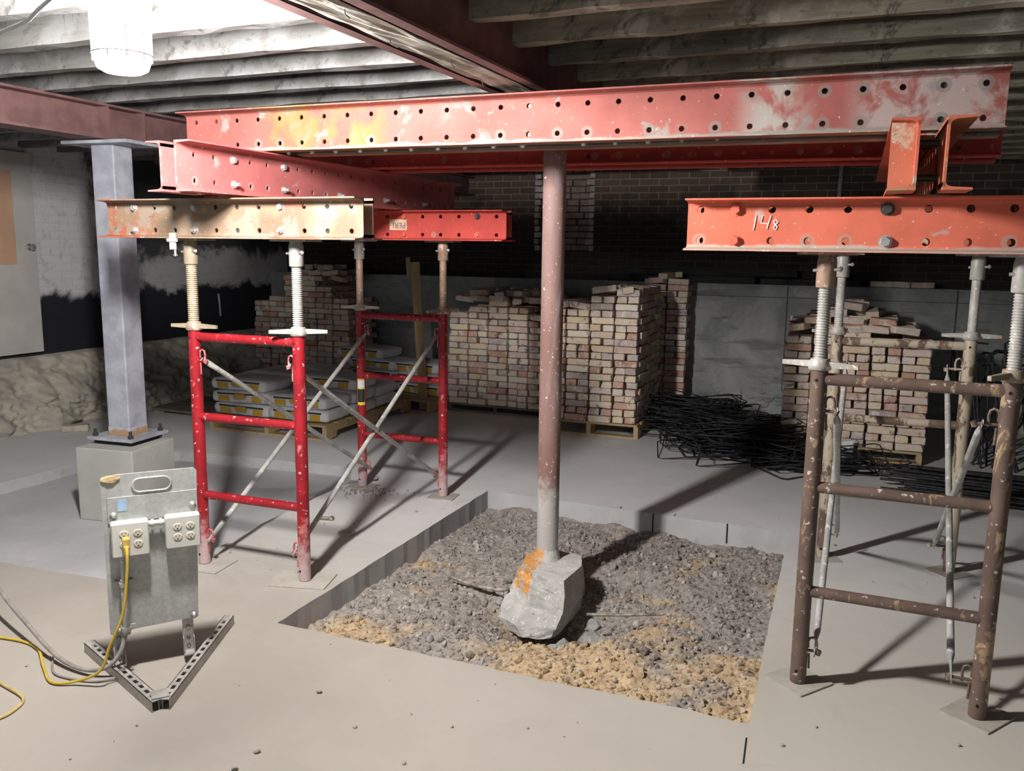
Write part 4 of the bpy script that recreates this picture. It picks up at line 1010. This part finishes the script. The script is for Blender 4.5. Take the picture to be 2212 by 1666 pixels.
for x, y in sorted(spots):
    reg = 'on the near slab' if y < 2.9 and x < -.15 else 'among the brown tower legs' if x > -.2 and y < 5.3 else 'around the red tower' if y < 5.3 else 'behind the pit'
    CNT[reg] = CNT.get(reg, 0)+1
    q = r.choice([.004, .005, .006, .007, .009, .013]); o = bpy.data.objects.new('concrete_chip', r.choice(chips)); C.objects.link(o)
    o.location = (x, y, q*.45); o.scale = (q, q, q*.8); o.rotation_euler = (0, 0, r.uniform(0, 6)); tag(o, 'small pale concrete chip %s, %s from the left' % (reg, ordw(CNT[reg]-1)), 'chip', 'concrete chips scattered on the slab')

# ------------------------------------------------------------------ pallets
def pallet(label, loc, rot, w, d, h=.125, mat=None, slats=7, group='wooden pallets'):
    mat = mat or MPALLET; t = thing('pallet', label, 'pallet', loc, (0, 0, rot), group); r = random.Random(int(abs(loc[0]*100)))
    n = slats; sw = d/n*.72
    for i in range(n):
        y = i*(d-sw)/(n-1); obj('top_slat', MB().bbox(r.uniform(-.01, .01), w+r.uniform(-.01, .01), y, y+sw, h-.018, h, .002), mat, t)
    for i in range(3):
        x = i*(w-.04)/2; b = MB().box(x, x+.04, 0, d, .07, h-.0185)
        for (ya, yb) in ((0, .16), (d*.42, d*.58), (d-.16, d)): b.box(x, x+.04, ya, yb, .016, .0695)
        obj('stringer', b, mat, t)
    for y in (0, d/2-.045, d-.09): obj('bottom_slat', MB().box(0, w, y, y+.09, 0, .0155), mat, t)
    return t
# ------------------------------------------------------------------ bricks
def brick_mesh(seed, L=.200, D=.093, Hh=.0555):
    r = random.Random(seed); bm = bmesh.new(); bmesh.ops.create_cube(bm, size=1)
    for v in bm.verts: v.co = Vector((v.co.x*L*r.uniform(.96, 1.02), v.co.y*D, v.co.z*Hh))
    bmesh.ops.bevel(bm, geom=bm.edges[:], offset=r.uniform(.004, .010), segments=2, profile=.5, affect='EDGES')
    bmesh.ops.subdivide_edges(bm, edges=[e for e in bm.edges if e.calc_length() > .03], cuts=2, use_grid_fill=True)
    if r.random() < .7:
        c = Vector((r.choice((-1, 1))*L/2, -D/2, r.choice((-1, 1))*Hh/2)); rad = r.uniform(.02, .05)
        for v in bm.verts:
            d = (v.co-c).length
            if d < rad: v.co -= (v.co-Vector((0, 0, 0))).normalized()*(rad-d)*.6
    for v in bm.verts: v.co += Vector((r.uniform(-1, 1), r.uniform(-1, 1), r.uniform(-1, 1)))*.0022
    return MB().frombm(bm)
BM_ = [brick_mesh(i) for i in range(12)]
BME = [m_.mesh('brick') for m_ in BM_]
for m_ in BME: m_.materials.append(MBRICK)
LOWP = MB().bbox(-.1015, .1015, -.048, .048, -.0285, .0285, .006)
cand = []; bulk = MB(); NB = [0]
def put_brick(M4, label, group, r, solo):
    if solo and NB[0] < 296:
        o = bpy.data.objects.new('brick', r.choice(BME)); C.objects.link(o); o.matrix_world = M4; tag(o, label, 'brick', group); NB[0] += 1
    else:
        m_ = r.choice(BM_) if solo else LOWP
        bulk.add(m_.v, m_.f, False, M4)
def stack(name, loc, rot, cols, depth, z0, courses, prof, solo_from, seed, nm, group, rightside=True, leftside=True, chop=0):
    """front wall of bricks: one stretcher or two headers per .22 column, alternating by course"""
    r = random.Random(seed); T0 = Tz(rot, loc); P_ = .219; hh = .0622
    for c in range(courses):
        z = z0+hh*c+hh/2; k = 0
        for i in range(cols):
            if prof and not prof(i, c): continue
            xs = [(i+.5)*P_] if (c+(i % 2 if r.random() < .25 else 0)) % 2 == 0 else [(i+.25)*P_, (i+.75)*P_]
            for x in xs:
                k += 1; hd = len(xs) == 2; dy = r.uniform(-.016, .016)+(.1 if hd else .048)
                Mx = T0 @ Matrix.Translation((x+r.uniform(-.005, .005), dy, z+r.uniform(-.002, .002))) @ Matrix.Rotation((PI/2 if hd else 0)+r.uniform(-.06, .06)+(PI if r.random() < .5 else 0), 4, 'Z') @ Matrix.Rotation(r.uniform(-.012, .012), 4, 'Y')
                put_brick(Mx, 'old brick in the %s, %s course up, %s from left' % (nm, ordw(c), ordw(k-1)), group, r, c >= solo_from)
        W_ = cols*P_
        n = int((depth-.2)/.21)
        for sx in ([W_-.05] if rightside else [])+([.05] if leftside else []):
            if prof and not prof(cols-1 if sx > .5 else 0, c): continue
            for j in range(n):
                if c % 2: y = .31+j*.21
                else: y = .20+j*.21
                Mx = T0 @ Matrix.Translation((sx+r.uniform(-.012, .012), y, z)) @ Matrix.Rotation(PI/2+r.uniform(-.04, .04), 4, 'Z'); put_brick(Mx, '', '', r, False)
    # core and the top layer behind the front face
    for i in range(cols):
        cc = max([c for c in range(courses) if (not prof or prof(i, c))] or [0])
        bulk.box(i*P_+(.1 if i == 0 else 0), (i+1)*P_-(.1 if i == cols-1 else 0), .19, depth-.02, z0, z0+hh*cc, T0)
        for j in range(int((depth-.22)/.105)):
            Mx = T0 @ Matrix.Translation(((i+.5)*P_, .26+j*.105, z0+hh*cc+hh/2+r.uniform(-.01, .01))) @ Matrix.Rotation(r.uniform(-.06, .06), 4, 'Z'); put_brick(Mx, '', '', r, False)
def loose(pts, nm, group, seed, solo=True, T0=Matrix.Identity(4)):
    r = random.Random(seed)
    for k, (x, y, z) in enumerate(pts):
        Mx = T0 @ Matrix.Translation((x, y, z)) @ Euler((r.uniform(-.25, .25), r.uniform(-.3, .3), r.uniform(-.7, .7)+(PI/2 if r.random() < .4 else 0))).to_matrix().to_4x4()
        put_brick(Mx, 'loose brick on top of the %s, %s from the left' % (nm, ordw(k)), group, r, solo)
def heap(x0, x1, y0, y1, z, tiers, nm, group, seed, T0, solo=True):
    r = random.Random(seed); k = 0; P = []
    for t_ in range(tiers):
        ins = .11*t_; n = max(1, int((x1-x0-2*ins)/.19))
        for i in range(n):
            for yy in np.arange(y0+.4*ins, y1-.4*ins, .13):
                if r.random() < .12: continue
                P.append((x0+ins+(i+.5)*(x1-x0-2*ins)/n+r.uniform(-.02, .02), yy+r.uniform(-.02, .02), z+.030+.058*t_, t_))
    P.sort(key=lambda p: (p[1] > y0+.18, p[0]))
    for (x, y, zz, t_) in P:
        front = y < y0+.18
        Mx = T0 @ Matrix.Translation((x, y, zz)) @ Euler((r.uniform(-.16, .16), r.uniform(-.14, .14), r.uniform(-.5, .5)+(PI/2 if r.random() < .3 else 0))).to_matrix().to_4x4()
        put_brick(Mx, 'loose brick on top of the %s, %s from the left' % (nm, ordw(k)), group, r, solo and front); k += front
# tall middle stack
S3 = (-2.575, 7.19, 0); R3 = .015
pallet('pallet under the tall middle brick stack', S3, R3, .90, 1.0)
stack('mid', S3, R3, 4, 1.05, .127, 19, lambda i, c: c < [16, 16, 18, 18][i] or (c == 18 and i == 3), 0, 5, 'tall middle stack', 'bricks of the tall middle stack')
heap(.02, .42, .06, .8, 1.122, 1, 'tall stack, lower left half', 'bricks of the tall middle stack', 9, Tz(R3, S3))
heap(.44, .86, .06, .7, 1.27, 1, 'tall stack, right half', 'bricks of the tall middle stack', 10, Tz(R3, S3))
# stack at right behind the brown tower
S4 = (-.50, 7.22, 0); R4 = .0
pallet('pallet under the right brick stack behind the brown tower', S4, R4, 1.08, 1.0, .105)
stack('right', S4, R4, 5, 1.0, .107, 16, lambda i, c: c < [14, 15, 15, 14, 14][i], 0, 6, 'right stack', 'bricks of the right stack')
heap(.02, .98, .06, .85, 1.02, 4, 'right stack', 'bricks of the right stack', 13, Tz(R4, S4))
# left middle stack, red bricks partly in shadow
S2 = (-3.80, 7.78, 0); R2 = -.02
pallet('pallet under the left middle brick stack', S2, R2, 1.05, 1.0, .075, MBOARD)
stack('leftmid', S2, R2, 5, 1.0, .077, 17, lambda i, c: c < [15, 16, 17, 16, 15][i], 7, 7, 'left middle stack', 'bricks of the left middle stack')
heap(.05, 1.02, .06, .85, 1.115, 2, 'left middle stack', 'bricks of the left middle stack', 23, Tz(R2, S2))
# far left stack in the dark, and the rear stack against the plinth
stack('farleft', (-6.62, 8.30, 0), 0, 6, .62, .127, 20, lambda i, c: c < [14, 15, 18, 19, 17, 15][i], 99, 8, '', '')
pallet('pallet under the dark far left brick stack', (-6.62, 8.30, 0), 0, 1.3, .62)
stack('rear', (-2.42, 8.62, 0), 0, 4, .36, .0, 21, lambda i, c: c < [18, 19, 21, 21][i], 99, 9, '', '')
heap(.40, .90, .04, .30, 1.306, 2, '', '', 34, Tz(0, (-2.42, 8.62, 0)), False)
heap(.40, 1.25, .06, .55, 1.25, 3, '', '', 35, Tz(0, (-6.62, 8.30, 0)), False)
o = obj('brick_pile', bulk, MBRICKS); tag(o, 'remaining salvaged bricks at the sides, tops and in the dark rear and far left stacks', 'bricks', kind='stuff')
# bricks and charred timbers on the plinth ledge
for (x, y, a, w_) in ((.235, 9.10, .1, 0), (.40, 9.12, -.2, 1), (.60, 9.10, .05, 2)):
    o = bpy.data.objects.new('brick', BME[w_]); C.objects.link(o); o.location = (x, y, 1.346); o.rotation_euler = (0, 0, a); tag(o, ['left', 'middle', 'right'][w_]+' one of three bricks on the concrete ledge above the right stack', 'brick', 'bricks on the ledge')
for i, (x0, x1, y, z, hh) in enumerate(((-2.5, -.95, 9.09, 1.316, .07), (-2.35, -.55, 9.20, 1.386, .07), (-.42, -.05, 9.15, 1.386, .07), (-.9, .05, 9.10, 1.316, .06))):
    o = obj('charred_timber', MB().bbox(0, x1-x0, -.05, .05, 0, hh, .006), MCHAR, loc=(x0, y, z), rot=(0, 0, .01*i)); tag(o, ['lower left', 'upper long', 'short upper right', 'lower right'][i]+' blackened timber lying on the concrete ledge at the back', 'timber', 'charred timbers on the ledge')
# ------------------------------------------------------------------ cement bags
def bag_mesh(seed, L=.60, D=.40, Hh=.118):
    r = random.Random(seed); bm = bmesh.new(); bmesh.ops.create_cube(bm, size=2); bmesh.ops.subdivide_edges(bm, edges=bm.edges[:], cuts=9, use_grid_fill=True)
    for v in bm.verts:
        p = v.co.copy(); ax, ay, az = abs(p.x), abs(p.y), abs(p.z)
        ex = (1-ax**8); ey = (1-ay**6)
        zf = (.78+.22*(ex*ey)**.5)
        n_ = float(vnoise(np.array(p.x*2+seed+7), np.array(p.y*2+p.z+9), 1.4, 40+seed))-.5
        x = p.x*L/2*(1-.05*az**4-.02*ay**6); y = p.y*D/2*(1-.07*az**6-.03*ax**6)
        v.co = Vector((x+n_*.008, y+n_*.006, p.z*Hh/2*zf*(1+n_*.16)))
    bmesh.ops.recalc_face_normals(bm, faces=bm.faces[:])
    mb = MB().frombm(bm, None, True); return mb
def bag_parts(side):
    """printed bands on the long faces (y=-D/2) and rolled end seams (x=+L/2)"""
    y = -.203; k = MB().box(-.24, .24, y, y+.014, .022, .036)
    ye = MB()
    ye = MB().box(-.23, -.11, y-.001, y+.014, -.034, .016); y2 = MB().box(.13, .23, y-.001, y+.014, -.034, .016)
    lg = MB().prism([(-.07, -.004), (-.05, -.012), (.05, -.012), (.07, -.004), (.07, .014), (.05, .028), (-.05, .028), (-.07, .014)], -.0015, .012, Matrix.Translation((0, y, .002)) @ Matrix.Rotation(PI/2, 4, 'X') @ Matrix.Diagonal((1, 1, -1, 1)))
    gt = MB().box(-.06, .06, y, y+.012, -.020, -.014)
    en = MB().lathe([(.040, -.006), (.044, 0), (.044, .004), (.02, .008)], 16, Matrix.Translation((.288, .06, 0)) @ Matrix.Rotation(PI/2, 4, 'Y'))
    return k, ye, y2, lg, gt, en
PN = ('black_band', 'yellow_print', 'yellow_print', 'yellow_logo', 'grey_print', 'end_seam')
bagM = [bag_mesh(i).mesh('cement_bag') for i in range(5)]
for m_ in bagM: m_.materials.append(MBAG)
prints = [q.mesh(n_) for q, n_ in zip(bag_parts(0), PN)]
for m_, q in zip(prints, (MPRB, MPRY, MPRY, MPRY, MPRG, MBAG)): m_.materials.append(q)
def bag(x, y, z, a, i, label):
    o = bpy.data.objects.new('cement_bag', bagM[i % 5]); C.objects.link(o); o.location = (x, y, z); o.rotation_euler = (rnd.uniform(-.02, .02), rnd.uniform(-.02, .02), a)
    tag(o, label, 'bag', 'cement bags on the pallets')
    for m_, n_ in zip(prints, PN):
        c = bpy.data.objects.new(n_, m_); C.objects.link(c); c.parent = o
pallet('pallet carrying the white cement bags behind the red tower', (-5.32, 6.00, 0), 0, 1.24, 1.5, .135, slats=8)
pallet('second pallet with bags, behind and to the right of the first', (-5.0, 7.62, 0), -.12, 1.15, .95, .125)
pb_ = .135+.06; hb = .112
k = 0
rows = [(6.22, [(-4.99, 3), (-4.39, 2)]), (6.64, [(-5.0, 3), (-4.38, 3)]), (7.06, [(-5.02, 3), (-4.40, 2)])]
rn = ['front', 'second', 'third']
for ri, (y, cols) in enumerate(rows):
    for ci, (x, n) in enumerate(cols):
        for q in range(n):
            lab = 'white cement bag with yellow print, %s row %s side of the near pallet, %s layer' % (rn[ri], ['left', 'right'][ci], ['bottom', 'middle', 'top'][q])
            bag(x+rnd.uniform(-.02, .02), y+rnd.uniform(-.015, .015), pb_+q*hb, rnd.uniform(-.05, .05), k, lab); k += 1
for (x, y, q, a) in ((-4.72, 7.98, 0, -.1), (-4.1, 7.95, 0, -.15), (-4.7, 8.0, 1, -.1), (-4.12, 7.93, 1, -.1), (-4.70, 7.98, 2, -.1), (-4.14, 7.95, 2, -.2), (-4.85, 8.0, 3, -.12), (-4.72, 8.36, 0, -.1), (-4.1, 8.33, 0, -.1)):
    bag(x, y, .125+.06+q*hb, a, k, 'dusty cement bag on the rear pallet, %s layer, %s side%s' % (['bottom', 'middle', 'third', 'topmost'][q], 'left' if x < -4.4 else 'right', ', back row' if y > 8.2 else '')); k += 1
# boards on the floor, leaning stud
o = obj('plywood_board', MB().bbox(0, 1.05, 0, .75, 0, .022, .002), MBOARD, loc=(-6.35, 6.35, .03), rot=(0, .02, .05)); tag(o, 'flat dusty board on the floor left of the bag pallet', 'board')
o = obj('timber_block', MB().bbox(0, .10, 0, .09, 0, .03, .004), MPALLET, loc=(-6.33, 6.37, 0), rot=(0, 0, .4)); tag(o, 'short tan timber block under the board corner', 'timber')
t = obj('leaning_stud', MB().bbox(-.045, .045, -.02, .02, 0, 1.50, .003), MSTUD, loc=(-4.02, 7.66, 0), rot=(0.0, -.055, .5)); tag(t, 'upright wooden stud leaning between the brick stacks', 'stud')
obj('nailed_block', MB().bbox(-.09, -.0455, -.02, .02, 1.36, 1.55, .004), MSTUD, t)
# paper tag on the floor by the right stack
o = obj('paper_sheet', MB().add([(-.035, 0, 0), (.04, .01, .03), (.055, .03, .17), (-.04, .03, .15), (0, -.02, .08)], [(0, 1, 4), (1, 2, 4), (2, 3, 4), (3, 0, 4)]), MPAPER, loc=(.03, 7.12, .005)); tag(o, 'small white paper propped against the right brick stack', 'paper')
md = o.modifiers.new('t', 'SOLIDIFY'); md.thickness = .001
# ------------------------------------------------------------------ black reinforcing steel
def pile(name, label, n, seed, gen, mat=MREBAR, r_=.0055):
    r = random.Random(seed); mb = MB()
    for i in range(n):
        pts, closed = gen(r, i, n); mb.path(pts, r_, 5, closed)
    o = obj(name, mb, mat); return tag(o, label, 'rebar', kind='stuff')
def stirrup_gen(cx, cy, lx, ly, hmax, ang0):
    def g_(r, i, n):
        t_ = i/n; x = r.gauss(0, .33)*lx; y = r.gauss(0, .33)*ly; x = max(-lx, min(lx, x)); y = max(-ly, min(ly, y))
        hz = hmax*max(0, 1-(x/lx)**2)*max(0, 1-(y/ly)**2)*r.uniform(.15, 1)+.008
        a = ang0+r.gauss(0, .22); w = r.uniform(.15, .19); h_ = r.uniform(.30, .40); c = .03
        P = [(-h_+c, -w), (h_-c, -w), (h_, -w+c), (h_, w-c), (h_-c, w), (-h_+c, w), (-h_, w-c), (-h_, -w+c)]
        R = Euler((r.gauss(0, .16), r.gauss(0, .10), a)).to_matrix()
        pts = [R @ Vector((px, py, 0))+Vector((cx+x, cy+y, hz)) for px, py in P]
        m = min(p.z for p in pts)
        if m < .006:
            for p in pts: p.z += (.006-m)*.9
        return pts, True
    return g_
pile('rebar_stirrups', 'black tangle of bent steel stirrups on the floor beside the tall middle stack', 95, 3, stirrup_gen(-1.30, 7.85, .42, .50, .30, .15))
pile('rebar_stirrups', 'lower black heap of steel stirrups reaching towards the right brick stack', 120, 4, stirrup_gen(-.80, 7.15, .42, .50, .26, .35))
pile('rebar_stirrups', 'thin spread of black bent bars under the right stack corner', 26, 5, stirrup_gen(-.18, 6.85, .30, .16, .05, .3))
r = random.Random(40)
fan = sorted(r.uniform(-.32, .50) for i in range(44)); upr = sorted(r.uniform(-.08, 1.0) for i in range(46))
for i in range(44):
    x = .40+r.uniform(-.14, .12); y = 6.55+fan[i]; a = r.gauss(-.09, .07); L = 1.9; z = .012+r.random()*.10*(1-abs(y-6.65)/.6)
    y2 = y+math.sin(a)*L
    o = obj('rebar_rod', MB().path([(0, 0, 0), (L*.5, math.sin(a)*L*.5, r.uniform(-.006, .006)), (L, math.sin(a)*L, r.uniform(-.004, .03))], .0095, 6), MREBAR, loc=(x, y, z))
    tag(o, 'black straight steel bar in the fan on the floor at right, %s from the front' % ordw(i), 'rebar', 'straight bars fanned on the floor')
for i in range(46):
    x = .98+upr[i]; y = 7.60+r.uniform(-.3, .45); lean = r.gauss(.02, .10)
    h_ = r.uniform(.70, .98)
    o = obj('rebar_rod', MB().path([(0, 0, 0), (lean*h_, .05, h_*.5), (lean*h_*1.9, .12, h_), (lean*h_*1.9+.05, .16, h_+.03), (lean*h_*1.9+.14, .16, h_+.025)], .0085, 6), MREBAR, loc=(x, y, 0))
    tag(o, 'black steel bar standing upright at the right edge, %s from the left' % ordw(i), 'rebar', 'upright bars at the right edge')
o = obj('pipe_on_wall', MB().path([(-.22, 9.25, 1.32), (-.20, 9.25, 2.9)], .022, 10), MGALV); tag(o, 'thin pale vertical pipe on the back wall behind the orange beam', 'pipe')
